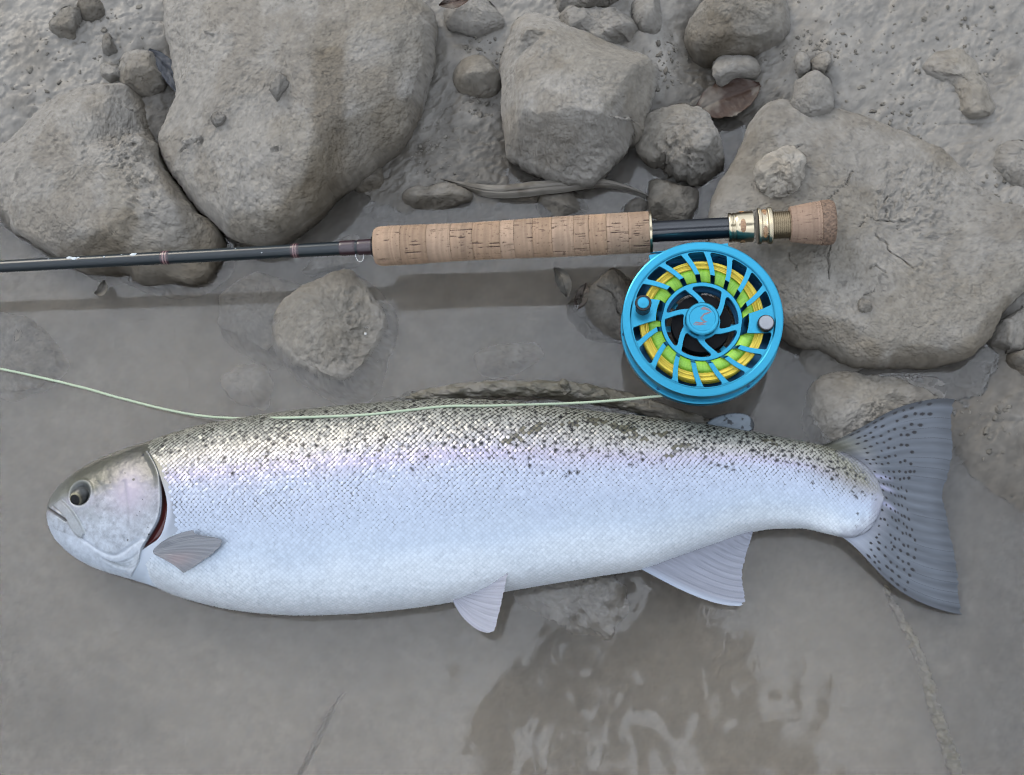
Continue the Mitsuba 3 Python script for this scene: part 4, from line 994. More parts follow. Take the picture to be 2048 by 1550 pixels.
add('end_ring', lathe([(1298.5, 30), (1298.6, 42), (1299.5, 42.8), (1303, 42.8), (1304, 42), (1304.1, 20)], .001, 120)[0], 'gold_metal', ROD)
add('reel_seat', lathe([(1302, 21.5), (1458, 21.5)], .004, 96)[0], 'black_gloss', ROD, smooth=30)
HOOD = ROD + '__hood'
scene[HOOD] = mikit.ply(lathe([(1456, 22), (1456.3, 29), (1458, 30.2), (1462, 30.2), (1463, 28.6), (1465, 28.6), (1466, 30.2), (1469, 30.2), (1470, 29), (1474, 30.5), (1485, 31.5), (1500, 32), (1505, 32), (1506, 27)], .0006, 110)[0], 'gold_metal', smooth=35)
def knurl(n, d, sl=0.0):
    return lambda s, a, r: d * SR * np.cos(n * (a + sl * (s / SR))) * (1 if np.isscalar(r) else sst(20 * SR, 30 * SR, r))
NUT = ROD + '__lock_nut'
scene[NUT] = mikit.ply(lathe([(1505.5, 26), (1505.6, 34.5), (1507, 36), (1512.5, 36), (1513.5, 34.5), (1513.6, 26)], .0003, 360, bump=knurl(60, .35, .02))[0], 'gold_metal', smooth=40)
add('lock_nut', lathe([(1514, 26), (1514.1, 34.5), (1515.5, 36.4), (1521, 36.4), (1522, 34.5), (1523, 32.5), (1530, 32.5), (1533, 33), (1534, 35.5), (1535.5, 36.8), (1542, 36.8), (1543.5, 35.5), (1543.6, 27)], .0003, 360, bump=knurl(60, .35, -.02))[0], 'gold_metal', ROD, smooth=40)
used[NUT] = 2
thr = [(1540, 27.6)]
x = 1543.0
while x < 1582:
    thr += [(x, 28.2), (x + 1.2, 28.2), (x + 1.9, 26.4), (x + 2.9, 26.4), (x + 3.6, 28.2)]
    x += 3.9
add('threaded_barrel', lathe(thr, .0006, 96)[0], 'gold_matte', ROD, smooth=30)


def inlay(px, ang, ln, wd, rad, parent, curve=1):
    """a lens-shaped window let into the metal, ang measured from the upper side"""
    a = np.linspace(0, 2 * np.pi, 28, endpoint=False)
    s0 = along(px)
    rings = []
    for q, lift in ((1.0, -.0006), (1.0, .00012), (.8, .00022), (.4, .0003)):
        xs_ = s0 + np.sign(np.cos(a)) * np.abs(np.cos(a)) ** .8 * wd * SR * q
        an = ang + np.sign(np.sin(a)) * np.abs(np.sin(a)) ** .8 * ln / rad * q
        rings.append(RA + RD * xs_[:, None] + (RU * np.cos(an)[:, None] + RV * np.sin(an)[:, None]) * (rad * SR + lift))
    v = np.vstack(rings + [RA + RD * s0 + (RU * math.cos(ang) + RV * math.sin(ang)) * (rad * SR + .0003)])
    n = 28; i = np.arange(n); j = (i + 1) % n
    f = np.vstack([tri(grid_faces(4, n, True)), np.stack([3 * n + i, 3 * n + j, np.full(n, 4 * n)], 1)])
    add('window', trimesh.Trimesh(v, f, process=False), 'amber_twosided', parent, smooth=30)


def amber(p, n, uv):
    k = mikit.noise(p.x * 500, p.y * 2600, p.z * 900)
    return mikit.mix((.20, .12, .055), (.06, .02, .006), k)


scene['amber_twosided'] = {'type': 'twosided', 'bsdf': pr(mikit.proc(amber), .35, .5)}
for an in (.33, 1.9, -1.25):
    inlay(1484, -an if RV[1] > 0 else an, 14, 5.5, 31.5, HOOD)
for an in (.85, -.75, 2.2):
    inlay(1528, -an if RV[1] > 0 else an, 14, 4.6, 32.4, NUT)
def butt_paint(sa):
    c, w = cork_paint(sa, .80, 400, pits=.8)
    return c * np.array([1, .99, 1.05])
m, sa = lathe([(1579, 26), (1579.2, 34.5), (1581, 36), (1600, 39), (1622, 42.5), (1640, 44.6)], .00045, 220, bump=lambda s, a, r: -.0004 * cork_paint(np.stack([s.ravel(), a.ravel(), r.ravel()], 1), 1, 400, pits=.8)[1].reshape(s.shape) - .00028 * sst(.6, .9, np.cos(s / SR * 2 * np.pi / 12)) * sst(along(1615), along(1622), s))
add('fighting_butt', m, 'cork', ROD, smooth=True, color=butt_paint(sa))
m, sa = lathe([(1640, 44.2), (1641, 45), (1652, 45.8), (1660, 45.3), (1665, 43.5), (1668, 40), (1669, 34), (1669.5, 0.5)], .0004, 220, bump=lambda s, a, r: .0009 * (fbm(np.stack([s / .0011, np.cos(a) * 13, np.sin(a) * 13], -1), 3, 411) - .5) * sst(.003, .008, r))
cc = np.array([.13, .085, .058]) * (.45 + 1.1 * noise(np.stack([sa[:, 0] / .0009, np.cos(sa[:, 1]) * 15, np.sin(sa[:, 1]) * 15], 1), 413))[:, None]
k_ = add('butt_cap', m, 'cork', ROD, smooth=True, color=np.clip(cc, .01, .5))
tag(k_, 'dark speckled rubberised cork end cap')

# ------------------------------------------------------------------ the reel
REEL = 'fly_reel'
RC = W(1405, 636, .0600)
KR = .00033 * .925                            # metres per photo pixel at the reel's face
tl = math.radians(6.0)
RX, RY = np.array([1.0, 0, 0]), np.array([0, math.cos(tl), math.sin(tl)])
RZ = np.cross(RX, RY)
RM = np.array([RX, RY, RZ])


def reelmesh(m):
    """local pixels (x right, y up, z up in metres / KR) into the world"""
    v = np.array(m.vertices, float)
    return trimesh.Trimesh(RC + (v * KR) @ RM, m.faces, process=False)


def ext(poly, z0, z1, bev=1.2):
    """a plate from z0 to z1 (local pixels) with softened rims"""
    out = []
    for g in getattr(poly, 'geoms', [poly]):
        if g.area < 2:
            continue
        p = manifold3d.CrossSection([np.array(r.coords)[:-1] for r in [g.exterior, *g.interiors]], manifold3d.FillRule.EvenOdd)
        mm = manifold3d.Manifold.extrude(p, z1 - z0 - bev).translate((0, 0, z0))
        for k in range(3):
            t0, t1 = k / 3, (k + 1) / 3
            ins = bev * (1 - math.sqrt(1 - (t1 * .95) ** 2))
            mm = mm + manifold3d.Manifold.extrude(p.offset(-ins, manifold3d.JoinType.Round), bev * (t1 - t0) + .05).translate((0, 0, z1 - bev + bev * t0 - .05))
        a = mm.to_mesh()
        out.append(trimesh.Trimesh(a.vert_properties[:, :3], a.tri_verts, process=False))
    return trimesh.util.concatenate(out)


def disc(r, n=200):
    return Point(0, 0).buffer(r, n)


def annulus(r0, r1):
    return disc(r1).difference(disc(r0))


def pol(r, deg):
    """deg clockwise from the top of the picture"""
    a = math.radians(deg)
    return (r * math.sin(a), r * math.cos(a))


def revolve(profile, n=160):
    p = np.array(profile, float)
    m = trimesh.creation.revolve(p, sections=n)
    if m.volume < 0:
        m.invert()
    return m


def anodised(p, n, uv):
    k = mikit.fbm(p.x * 60, p.y * 60, p.z * 60, 3)
    f = mikit.noise(p.x * 2200, p.y * 2200, p.z * 2200)
    return mikit.mix((.011, .128, .208), (.015, .155, .240), k * .7 + f * .3)


scene['blue_anodised'] = {'type': 'twosided', 'bsdf': {'type': 'principled', 'base_color': mikit.proc(anodised), 'metallic': .82, 'roughness': .26, 'specular': .6}}
scene['blue_shaded'] = {'type': 'twosided', 'bsdf': {'type': 'principled', 'base_color': rgb(.004, .034, .085), 'metallic': .9, 'roughness': .22, 'specular': .6}}  # darker copy of the blue: shade of the inward-facing bends put into colour
scene['blue_deep'] = {'type': 'twosided', 'bsdf': {'type': 'principled', 'base_color': rgb(.012, .085, .170), 'metallic': .8, 'roughness': .3, 'specular': .6}}
scene['knob_rubber'] = two(pr(rgb(.004, .004, .005), .45, .25))
scene['knob_steel'] = two({'type': 'principled', 'base_color': rgb(.27, .28, .30), 'metallic': .9, 'roughness': .42})
scene['yellow_line'] = two(pr(rgb(.68, .52, .05), .4, .3))
scene['green_backing'] = two(pr(mikit.proc(lambda p, n, uv: mikit.mix((.075, .19, .008), (.14, .27, .02), mikit.noise(uv.x * 700, uv.y * 3))), .55, .4))
scene['copper_print'] = two(pr(rgb(.16, .12, .14), .4, .3, metallic=.2))
scene['dark_inside'] = two(pr(rgb(.006, .006, .007), .8, .1))

sp = [5.5, 25, 44.5, 64, 121, 141.5, 162.5, 183.5, 204.5, 226.5, 248.5, 305.5, 326, 346.5]
arms = [(91.5, 11.5), (276.5, 12.5)]
rim = annulus(140, 160)
SW = 10.5
bars = []
for a in sp:
    c = [pol(r, a + SW * (140 - r) / 52) for r in np.linspace(143, 92, 9)]
    left, right = [], []
    for k, r in enumerate(np.linspace(143, 92, 9)):
        w = 6.0 - 1.4 * (143 - r) / 51
        d = math.degrees(w / r)
        left.append(pol(r, a + SW * (140 - r) / 52 - d)); right.append(pol(r, a + SW * (140 - r) / 52 + d))
    bars.append(Polygon(left + right[::-1]))
for a, hw in arms:
    left, right = [], []
    for r in np.linspace(143, 92, 9):
        left.append(pol(r, a - hw * 1.0 + 6 * (140 - r) / 52)); right.append(pol(r, a + hw + 8 * (140 - r) / 52))
    bars.append(Polygon(left + right[::-1]))
face = shapely.union_all([rim] + bars).buffer(4.2, 12).buffer(-4.2, 12)
inner = disc(92.5)
face = face.difference(inner)
rimp = face.intersection(annulus(139.2, 161))
# the raised outer ring with its turned groove, then everything below
add('spool_rim', reelmesh(revolve([(142.5, -14), (142.5, -2.0), (143.5, -1), (145, 0), (157, 0), (159.5, -1.3), (160.3, -3.2), (160.3, -20), (157, -22), (157, -60), (150, -60), (150, -16), (142.5, -14)], 260)), 'blue_anodised', REEL, smooth=25)
tag(REEL, 'bright blue fly reel loaded with yellow and green line beside the fish', 'fishing reel')
add('spool_flange', reelmesh(ext(rimp.difference(annulus(147, 165)), -14, -6.6, .8)), 'blue_anodised', REEL, smooth=30)
for k, (b, a) in enumerate(zip(bars, sp + [x[0] for x in arms])):
    wedge = b.buffer(7)
    piece = face.intersection(wedge).intersection(annulus(92.5, 139.4))
    if piece.geom_type != 'Polygon':
        piece = max(piece.geoms, key=lambda g: g.area)
    m = ext(piece, -11, -3.4, 1.0)
    isarm = k >= len(sp)
    # the foot of the spoke bends down to the hub
    q = np.array(b.exterior.coords)[:-1]
    n2 = len(q) // 2
    i0, i1 = q[n2 - 1], q[n2]
    ra = math.hypot(*i0)
    f_ = 81.0 / ra
    rot = math.radians(-(SW * .25))
    R2 = np.array([[math.cos(rot), -math.sin(rot)], [math.sin(rot), math.cos(rot)]])
    j0, j1 = R2 @ i0 * f_, R2 @ i1 * f_
    mid = (j0 + j1) / 2
    if not isarm:
        j0, j1 = mid + (j0 - mid) * 1.0, mid + (j1 - mid) * 1.0
    t0, t1 = i0 * 1.005, i1 * 1.005
    pts = [(*t0, -3.6), (*t1, -3.6), (*t0, -11), (*t1, -11), (*j0, -27), (*j1, -27), (*j0, -34), (*j1, -34)]
    if isarm:
        s0, s1 = (t0 + t1) / 2 * 1.0, None
        pts += [(*(((t0 + t1) / 2) / np.linalg.norm((t0 + t1) / 2) * 91), -5), (*(((j0 + j1) / 2) / np.linalg.norm(j0 + j1) * 2 * 82), -27)]
    h = manifold3d.Manifold.hull_points(np.array(pts)).to_mesh()
    key = add('spoke', reelmesh(m), 'blue_anodised', REEL, smooth=30)
    add('bend', reelmesh(trimesh.Trimesh(h.vert_properties[:, :3], h.tri_verts, process=False)), 'blue_shaded', key, smooth=30)
# hub
hubring = annulus(74, 81.5)
arms6 = []
for k in range(6):
    a = 40 + 60 * k
    L, Rr = [], []
    for r in np.linspace(30, 76, 8):
        t = (r - 30) / 46
        ctr = a + 34 * (1 - t) ** 1.5
        w = 4.6 + 1.4 * t + 2.5 * (1 - t) ** 2
        d = math.degrees(w / r)
        L.append(pol(r, ctr - d)); Rr.append(pol(r, ctr + d))
    arms6.append(Polygon(L + Rr[::-1]))
hub = shapely.union_all([hubring, disc(37)] + arms6).buffer(4, 12).buffer(-4, 12).difference(disc(20))
add('hub_plate', reelmesh(ext(hub, -36, -26, 1.2)), 'blue_anodised', REEL, smooth=30)
add('hub_sleeve', reelmesh(revolve([(81.3, -26.5), (81.3, -60), (76, -60), (76, -36), (78, -27), (81.3, -26.5)])), 'blue_shaded', REEL, smooth=30)
CAPK = REEL + '__hub_cap'
scene[CAPK] = mikit.ply(reelmesh(revolve([(0.01, -3.4), (25.5, -3.4), (26.5, -2.2), (28, -1.8), (31.5, -2), (33.6, -4), (34.3, -8), (34.3, -26), (36.5, -29), (36.5, -34), (0.01, -34)], 140)), 'blue_anodised', smooth=25)
# the printed mark on the cap: two swept strokes and a zigzag
marks = [[(-3, 22), (4, 26), (14, 22), (21, 13), (14, 17), (6, 20), (1, 20)], [(-21, -13), (-15, -10), (-4, -12), (10, -8), (4, -5), (-1, 1), (5, 8), (12, 10), (20, 15), (12, 13), (4, 11), (-5, 1), (1, -6), (4, -8), (-4, -9), (-14, -7)], [(-19, -14), (-6, -15), (8, -13), (-4, -12)]]
em = trimesh.util.concatenate([ext(Polygon(np.array(q_) * .92).buffer(.35, 6), -3.6, -3.0, .2) for q_ in marks])
add('emblem', reelmesh(em), 'copper_print', CAPK, smooth=False)
# the line wound on the spool
def spiral(r0, r1, z0, z1, turns, wob=0.0, seed=0):
    n = int(turns * 90)
    t = np.linspace(0, 1, n)
    a = t * turns * 2 * np.pi
    g = np.stack([np.cos(a) * 2, np.sin(a) * 2, t * turns * .7], 1)
    r = r0 + (r1 - r0) * t + wob * (fbm(g, 2, seed) - .5)
    z = z0 + (z1 - z0) * t + wob * (fbm(g, 2, seed + 1) - .5)
    return np.stack([np.cos(a) * r, np.sin(a) * r, z], 1)
yl = [tube(spiral(106, 124, -24, -19, 7, 3.0, 1), 1.75, 8), tube(spiral(124, 122, -23, -60, 10, 3.0, 3), 1.8, 6), tube(spiral(107, 122, -19.5, -16.5, 1.5, 4.0, 7), 1.75, 8)]
add('fly_line_coil', reelmesh(trimesh.util.concatenate(yl)), 'yellow_line', REEL, smooth=True)
tag(REEL + '__fly_line_coil', 'yellow fly line wound round the spool')
n = 400
prof = [(81.8, -33), (84, -25), (92, -20), (100, -18.5), (108, -21), (109, -50), (81.8, -50)]
p_ = np.array(prof, float)
a = np.linspace(0, 2 * np.pi, n)
gv = np.stack([np.cos(a)[:, None] * p_[None, :, 0], np.sin(a)[:, None] * p_[None, :, 0], np.repeat(p_[None, :, 1], n, 0)], -1)
gv[:, 1:5, 2] += 1.2 * (noise(np.stack([np.repeat(a[:, None] * 60, 4, 1), np.repeat(np.arange(4)[None] * .5, n, 0), np.zeros((n, 4))], -1), 3) - .5)
uvs = np.stack(np.broadcast_arrays(a[:, None] / (2 * np.pi), np.linspace(0, 1, len(p_))[None]), -1).reshape(-1, 2)
gm = trimesh.Trimesh(gv.reshape(-1, 3), tri(grid_faces(n, len(p_))), process=False)
if (np.cross(gm.triangles[:, 1] - gm.triangles[:, 0], gm.triangles[:, 2] - gm.triangles[:, 0])[:, 2]).sum() < 0:
    gm.faces = gm.faces[:, ::-1]
scene[REEL + '__backing_coil'] = mikit.ply(reelmesh(gm), {'type': 'twosided', 'bsdf': {'type': 'ref', 'id': 'green_backing'}} if False else 'green_backing', smooth=True, uv=uvs)
tag(REEL + '__backing_coil', 'lime green line packed around the hub of the spool')
# frame behind the spool
add('frame', reelmesh(trimesh.util.concatenate([revolve([(152, -66), (152, -62), (160.5, -62), (163, -64), (163.5, -68), (163.5, -84), (161, -88), (150, -88), (150, -84), (158, -82), (158, -66), (152, -66)], 220), ext(shapely.union_all([annulus(100, 156), disc(40)] + [Polygon([pol(30, x - 6), pol(110, x - 5), pol(110, x + 5), pol(30, x + 6)]) for x in range(0, 360, 45)]), -90, -84, .6)])), 'blue_anodised', REEL, smooth=25)
add('back_flange', reelmesh(trimesh.util.concatenate([ext(annulus(70, 149), -64, -59, .5)])), 'blue_deep', REEL, smooth=25)
add('spindle', reelmesh(revolve([(0.01, -30), (24, -30), (30, -40), (60, -44), (60, -80), (0.01, -80)], 80)), 'dark_inside', REEL, smooth=25)
for x in (35, 145, 215, 325, 265):
    cx_, cy_ = pol(158, x)
    c = trimesh.creation.cylinder(3.6, 22, sections=20); c.apply_translation((cx_, cy_, -72))
    add('pillar', reelmesh(c), 'blue_deep', REEL, smooth=30)


def knob(name, px, py, prof_body, prof_cap, mat_cap):
    lx, ly = px - 1405, -(py - 636)
    for part, prof_, mat in (('', prof_body, 'knob_rubber'), ('cap', prof_cap, mat_cap)):
        m = revolve(prof_, 64); m.apply_translation((lx, ly, 0))
        if not part:
            key = add(name, reelmesh(m), mat, REEL, smooth=30)
        else:
            add('cap', reelmesh(m), mat, key, smooth=30)


knob('winding_knob', 1287, 611, [(0.01, -4), (15.0, -4), (14.2, 6), (12.8, 14), (13.5, 24), (15.5, 31), (16.6, 36), (15.5, 38.5), (11.8, 38.6), (0.01, 38)], [(11.6, 37), (11.6, 40), (10.5, 41), (0.01, 41.4)], 'blue_anodised')
knob('counterweight', 1529, 652, [(0.01, -4), (16.2, -4), (16.8, 2), (16.6, 8), (15.6, 10.5), (0.01, 10)], [(14.6, 9), (14.6, 12), (13.4, 13.4), (0.01, 13.8)], 'knob_steel')
for k, (x, y, r) in enumerate([(1415, 483, 2), (1517, 742, 1.8), (1490, 660, 2), (1300, 742, 1.6), (1304, 736, 1.2), (1292, 730, 1.3), (1390, 538, 1.6), (1297, 745, 1), (1405, 792, 1.5), (1548, 570, 1.2), (1330, 500, 1.2)]):
    pass
# foot and stem
fz = lambda x, y: np.array([(x - 1405), -(y - 636)])
foot = Polygon([fz(*p) for p in [(1304, 486), (1330, 481), (1380, 476), (1430, 472), (1466, 470), (1467, 484), (1452, 492), (1425, 497), (1385, 498), (1340, 500), (1306, 497)]])
add('foot', reelmesh(ext(foot, -72, -46, 2.0)), 'blue_anodised', REEL, smooth=30)
add('foot_rib', reelmesh(ext(Polygon([fz(*p) for p in [(1306, 483), (1466, 469), (1466, 476), (1400, 481)]]), -48, -38, 1.5)), 'blue_anodised', REEL, smooth=30)
add('stem', reelmesh(ext(Polygon([fz(*p) for p in [(1345, 490), (1450, 485), (1440, 505), (1370, 508)]]), -84, -60, 1.5)), 'blue_deep', REEL, smooth=30)

# ------------------------------------------------------------------ the loose fly line
LP = [(1356, 789, .030), (1300, 794, .029), (1200, 803, .027), (1100, 808, .026), (1000, 811, None), (900, 813, None), (820, 820, None), (740, 828.5, None), (660, 833, None), (560, 836, None), (480, 837, .012), (410, 833, .0062), (340, 821, .0038), (270, 804, .0026), (200, 785, .002), (120, 764, .0018), (50, 748, .002), (-60, 726, .003), (-260, 705, .002), (-600, 735, .002), (-1000, 640, .002), (-1500, 700, .002)]
lp = []
for x, y, z in LP:
    if z is None:
        z = .014
        for _ in range(5):
            q = plan(np.array(x), np.array(y), z)
            z = float(flank_z(q[0], q[1])) + .0012 if q[1] > ftop(q[0]) + .3 else ZM + .006
    lp.append(W(x, y, z))
add('fly_line', tube((lambda q: q + np.stack([0 * q[:, 0], .0009 * (fbm(q * 26, 3, 7) - .5), .0006 * (fbm(q * 60, 2, 8) - .3)], 1))(spline(lp, 1100)), 2.6 * S, 12), 'pale_line', smooth=True)
scene['pale_line'] = two(pr(rgb(.30, .36, .26), .4, .3))
tag('fly_line', 'pale green fly line running from the reel across the back of the fish', 'fishing line')
# ------------------------------------------------------------------ leaves, twigs, crumbs, foam
scene['leaf_skin'] = {'type': 'twosided', 'bsdf': pr(VC, .5, .15)}
scene['bark'] = {'type': 'twosided', 'bsdf': bumped(pr(VC, .6, .35), grain, .0014)}


def leaf(name, line, width, z, label, paint, curl=.002, n=80, m=26, fold=0.0, category='leaf', seed=1, asym=0.0, wav=.0022):
    """a blade along a line of photo pixels; width(t) half width in pixels; z(t) its height; curl lifts the rims"""
    p = poly_at(line, n)
    t = np.linspace(0, 1, n)
    d = np.gradient(p, axis=0); d /= np.linalg.norm(d, axis=1, keepdims=True)
    nn = np.stack([-d[:, 1], d[:, 0]], 1)
    u = np.linspace(-1, 1, m)
    jag = 1 + .16 * (fbm(np.stack([t * 14, t * 0, t * 0 + seed], 1), 2, seed) - .5)
    Q = p[:, None] + nn[:, None] * (u[None, :, None] + asym) * (width(t) * jag)[:, None, None]
    zz = z(t)[:, None] + curl * (u[None] ** 2) + fold * u[None] + wav * (fbm(np.stack([np.repeat(t[:, None] * 7, m, 1), np.repeat(u[None] * 2, n, 0), np.zeros((n, m)) + seed], -1), 3, seed + 2) - .5) - .0007 * np.exp(-(u[None] / .07) ** 2)
    V_ = W(Q[..., 0], Q[..., 1], zz)
    T_, U_ = np.broadcast_arrays(t[:, None], u[None])
    col = paint(T_, U_, V_)
    lo = V_ - [0, 0, .0004]
    n1 = n * m
    f = grid_faces(n, m)
    rim_ = np.concatenate([np.arange(m), np.arange(1, n) * m + m - 1, (n - 1) * m + np.arange(m - 2, -1, -1), np.arange(n - 2, 0, -1) * m]); rb = np.roll(rim_, -1)
    me = trimesh.Trimesh(np.vstack([V_.reshape(-1, 3), lo.reshape(-1, 3)]), np.vstack([tri(f), tri(f[:, ::-1] + n1), tri(np.stack([rb, rim_, rim_ + n1, rb + n1], 1))]), process=False)
    if me.volume < 0:
        me.invert()
    c = col.reshape(-1, 3)
    k = add(name, me, 'leaf_skin', smooth=True, color=np.clip(np.vstack([c, c]), .004, .6))
    tag(k, label, category)


def leafcolor(c, mudk, seed, rib=.3, lo=.45, hi=.6):
    def f(T_, U_, V_):
        col = np.array(c) * (.7 + .6 * fbm(V_ * 160, 3, seed)[..., None])
        vein = np.exp(-((np.abs(U_) * 1.2 - np.mod(T_ * 7 + np.abs(U_) * .9, 1) * 0) / .06) ** 2) + .5 * np.exp(-((np.mod(T_ * 8 - np.abs(U_) * 1.1, 1) - .5) / .07) ** 2)
        col = col * (1 + rib * vein[..., None])
        w = (sst(lo, hi, fbm(V_ * 70, 3, seed + 1)) * mudk)[..., None]
        return col * (1 - w) + w * np.array([.14, .128, .11])
    return f


pt = lambda w: (lambda t: w * np.sin(np.pi * np.clip(t, 0.02, .98)) ** .7)
leaf('dead_leaf', [(1392, 226), (1430, 205), (1470, 190), (1520, 168)], pt(38), lambda t: .0065 + .006 * t, 'brown dead leaf half coated with mud, lying in a wet hollow right of centre', leafcolor([.034, .019, .013], .6, 301, lo=.50, hi=.64), curl=.001, seed=3)
leaf('dead_leaf', [(880, 358), (930, 372), (990, 383), (1060, 378), (1130, 371), (1210, 367), (1255, 376), (1298, 392)], lambda t: 17 * np.sin(np.pi * np.clip(t, .02, .98)) ** .8 * (1.1 - .5 * t), lambda t: .0035 + .0065 * np.sin(np.pi * t) ** 2, 'long narrow mud-coated dead leaf curled below the angular stone', leafcolor([.075, .066, .054], .85, 311, rib=.05, lo=.42, hi=.55), curl=-.002, fold=-.002, seed=5, n=140, wav=.0009)
leaf('dead_leaf', [(298, 98), (322, 122), (345, 150), (362, 196)], pt(19), lambda t: .010 + .010 * (1 - t), 'small blackish wet leaf jammed between the small pale stone and the largest slab', leafcolor([.055, .058, .066], .55, 321, rib=-.5, lo=.5, hi=.62), curl=.001, seed=7)
leaf('dead_leaf', [(878, 10), (905, 4), (938, -2)], pt(12), lambda t: .036 + .004 * t, 'scrap of brown leaf at the top edge on the small flat block', leafcolor([.055, .036, .028], .4, 331), seed=9, n=40)
leaf('leaf_scrap', [(188, 585), (203, 580), (207, 568), (209, 560)], pt(10), lambda t: .001 + .006 * t, 'little curled leaf scrap sticking out of the water below the block stone', leafcolor([.075, .068, .058], .6, 341), seed=11, n=30, curl=.003)
leaf('leaf_scrap', [(1108, 535), (1122, 552), (1130, 572), (1133, 594)], pt(15), lambda t: .004 + .003 * np.sin(3 * t), 'crumpled pale leaf scrap in the water below the right half of the grip', leafcolor([.10, .095, .085], .6, 351), seed=13, n=40, curl=.005)
leaf('leaf_scrap', [(1150, 618), (1165, 590), (1172, 566)], pt(13), lambda t: -.001 + .002 * t, 'small dark brown leaf scrap in the water beside the cracked brown stone', leafcolor([.040, .028, .022], .25, 361), seed=15, n=30, curl=.001)


def twig(name, pts, rad, label, tone=1.0, seed=1, rough=.0016, category='twig', mudk=.6, parent=None):
    P = spline([W(*p) for p in pts], 260)
    L_ = np.linspace(0, 1, len(P))
    r = np.interp(L_, np.linspace(0, 1, len(rad)), rad) * S
    n = 40
    m = tube(P, r, n)
    v = np.array(m.vertices); N = meshkit.arrays(m, True)[2]
    v = v + N * ((fbm(v * [180, 420, 420], 3, seed) - .5) * rough * 2)[:, None]
    m.vertices = v
    c = np.array([.080, .072, .052]) * tone * (.5 + 1.0 * fbm(v * 330, 3, seed + 1))[:, None]
    w = sst(.45, .6, fbm(v * 90, 3, seed + 2))[:, None] * mudk
    c = c * (1 - w) + w * np.array([.15, .138, .118])
    k = add(name, m, 'bark', parent, smooth=True, color=np.clip(c, .006, .5))
    if label:
        tag(k, label, category)
    return k


tw_ = twig('driftwood_stick', [(770, 803, -.006), (850, 792, -.001), (920, 781, .003), (1010, 777, .004), (1110, 778, .004), (1170, 785, .003), (1240, 800, .001), (1330, 826, -.001), (1410, 850, -.004), (1500, 880, -.008)], [6, 12, 14.5, 15, 15, 17, 16, 15, 13, 9], 'bark-covered driftwood stick floating along the back of the fish, below the reel', seed=401, rough=.0022)
twig('knot', [(1136, 786, .006), (1131, 776, .008), (1127, 766, .010), (1124, 760, .010)], [10, 8, 8.5, 5], None, seed=405, parent=tw_)
twig('sunken_twig', [(1770, 1170, -.012), (1800, 1235, -.011), (1835, 1300, -.0105), (1858, 1380, -.010), (1880, 1450, -.009), (1900, 1510, -.008), (1935, 1600, -.008)], [3, 7, 8, 8, 9, 11, 9], 'silt-covered sunken twig running down from the tip of the tail fin', tone=1.8, seed=411, rough=.0035, mudk=.9)
twig('sunken_twig', [(590, 1565, -.014), (622, 1508, -.013), (645, 1460, -.013), (668, 1415, -.014), (690, 1385, -.018)], [4, 5, 5.5, 4.5, 2], 'dark thin twig just under the water near the bottom, left of centre', tone=.55, seed=421, rough=.001, mudk=.1)

# crumbs of mud and grit on the bank and the stones
rc = np.random.default_rng(31)
base = trimesh.creation.icosphere(1, 1.0)
bvs, bfs = np.array(base.vertices), np.array(base.faces)
cv, cf, ccol = [], [], []
tops = {}
def ground_z(x, y):
    return max(float(bed_height(np.array([x]), np.array([y]))[0]), -1)
import trimesh.ray
spots_ = [(1860, 420, 60, 60), (1790, 380, 40, 24), (1230, 120, 0, 0), (960, 110, 45, 40), (960, 210, 40, 26), (1640, 100, 70, 60), (1800, 240, 60, 30), (1330, 150, 40, 26), (1340, 100, 40, 20), (90, 120, 120, 40), (240, 60, 70, 26), (1750, 120, 160, 60), (1950, 60, 110, 40), (1460, 100, 60, 14), (880, 300, 80, 40), (860, 330, 90, 26), (1990, 380, 60, 18), (1990, 830, 60, 20), (1930, 850, 90, 24), (60, 200, 90, 18)]
for sx, sy, rad_, cnt in spots_:
    for _ in range(int(cnt * 1.8)):
        px, py = sx + rad_ * rc.normal() * .6, sy + rad_ * rc.normal() * .45
        q = W(px, py, .015)
        z = ground_z(q[0], q[1])
        if z < .0005:
            continue
        q = W(px, py, z); z = ground_z(q[0], q[1])
        sz = S * float(np.clip(rc.lognormal(.75, .55), 1.0, 8))
        v = bvs * (.35 + 1.3 * noise(bvs * 2.3 + rc.random() * 50, 3)[:, None]) * sz * np.array([1.15, .5 + .4 * rc.random(), .45])
        a_ = rc.random() * 6.3
        v = v @ np.array([[math.cos(a_), math.sin(a_), 0], [-math.sin(a_), math.cos(a_), 0], [0, 0, 1]])
        cf.append(bfs + len(cv) * len(bvs)); cv.append(v + [q[0], q[1], z + sz * .02])
        ccol.append(np.repeat(np.array([[.145, .133, .114]]) * (.6 + .5 * rc.random()), len(bvs), 0))
add('mud_crumbs', trimesh.Trimesh(np.vstack(cv), np.vstack(cf), process=False), 'stone_skin', smooth=True, color=np.vstack(ccol))
tag('mud_crumbs', 'crumbs of mud and grit strewn over the bank', 'grit', kind='stuff')
# foam beside the round stone
scene['bubble_film'] = {'type': 'thindielectric', 'int_ior': 1.6, 'ext_ior': 1.0}
fb = []
for x, y, r, z in [(716, 640, 9, .003), (728, 652, 8, .003), (735, 642, 6, .003), (722, 662, 8, .003), (738, 655, 5, .003), (727, 632, 5, .003), (731, 668, 5, .003), (715, 652, 4, .003), (741, 646, 4, .003), (700, 551, 8, .002), (707, 556, 4, .002)]:
    b = trimesh.creation.icosphere(3, r * S); b.apply_transform(np.diag([1, 1, .75, 1])); b.apply_translation(W(x, y, z)); fb.append(b)
add('foam', trimesh.util.concatenate(fb), 'bubble_film', smooth=True)
tag('foam', 'clump of foam bubbles at the wet side of the round muddy stone', 'foam', kind='stuff')

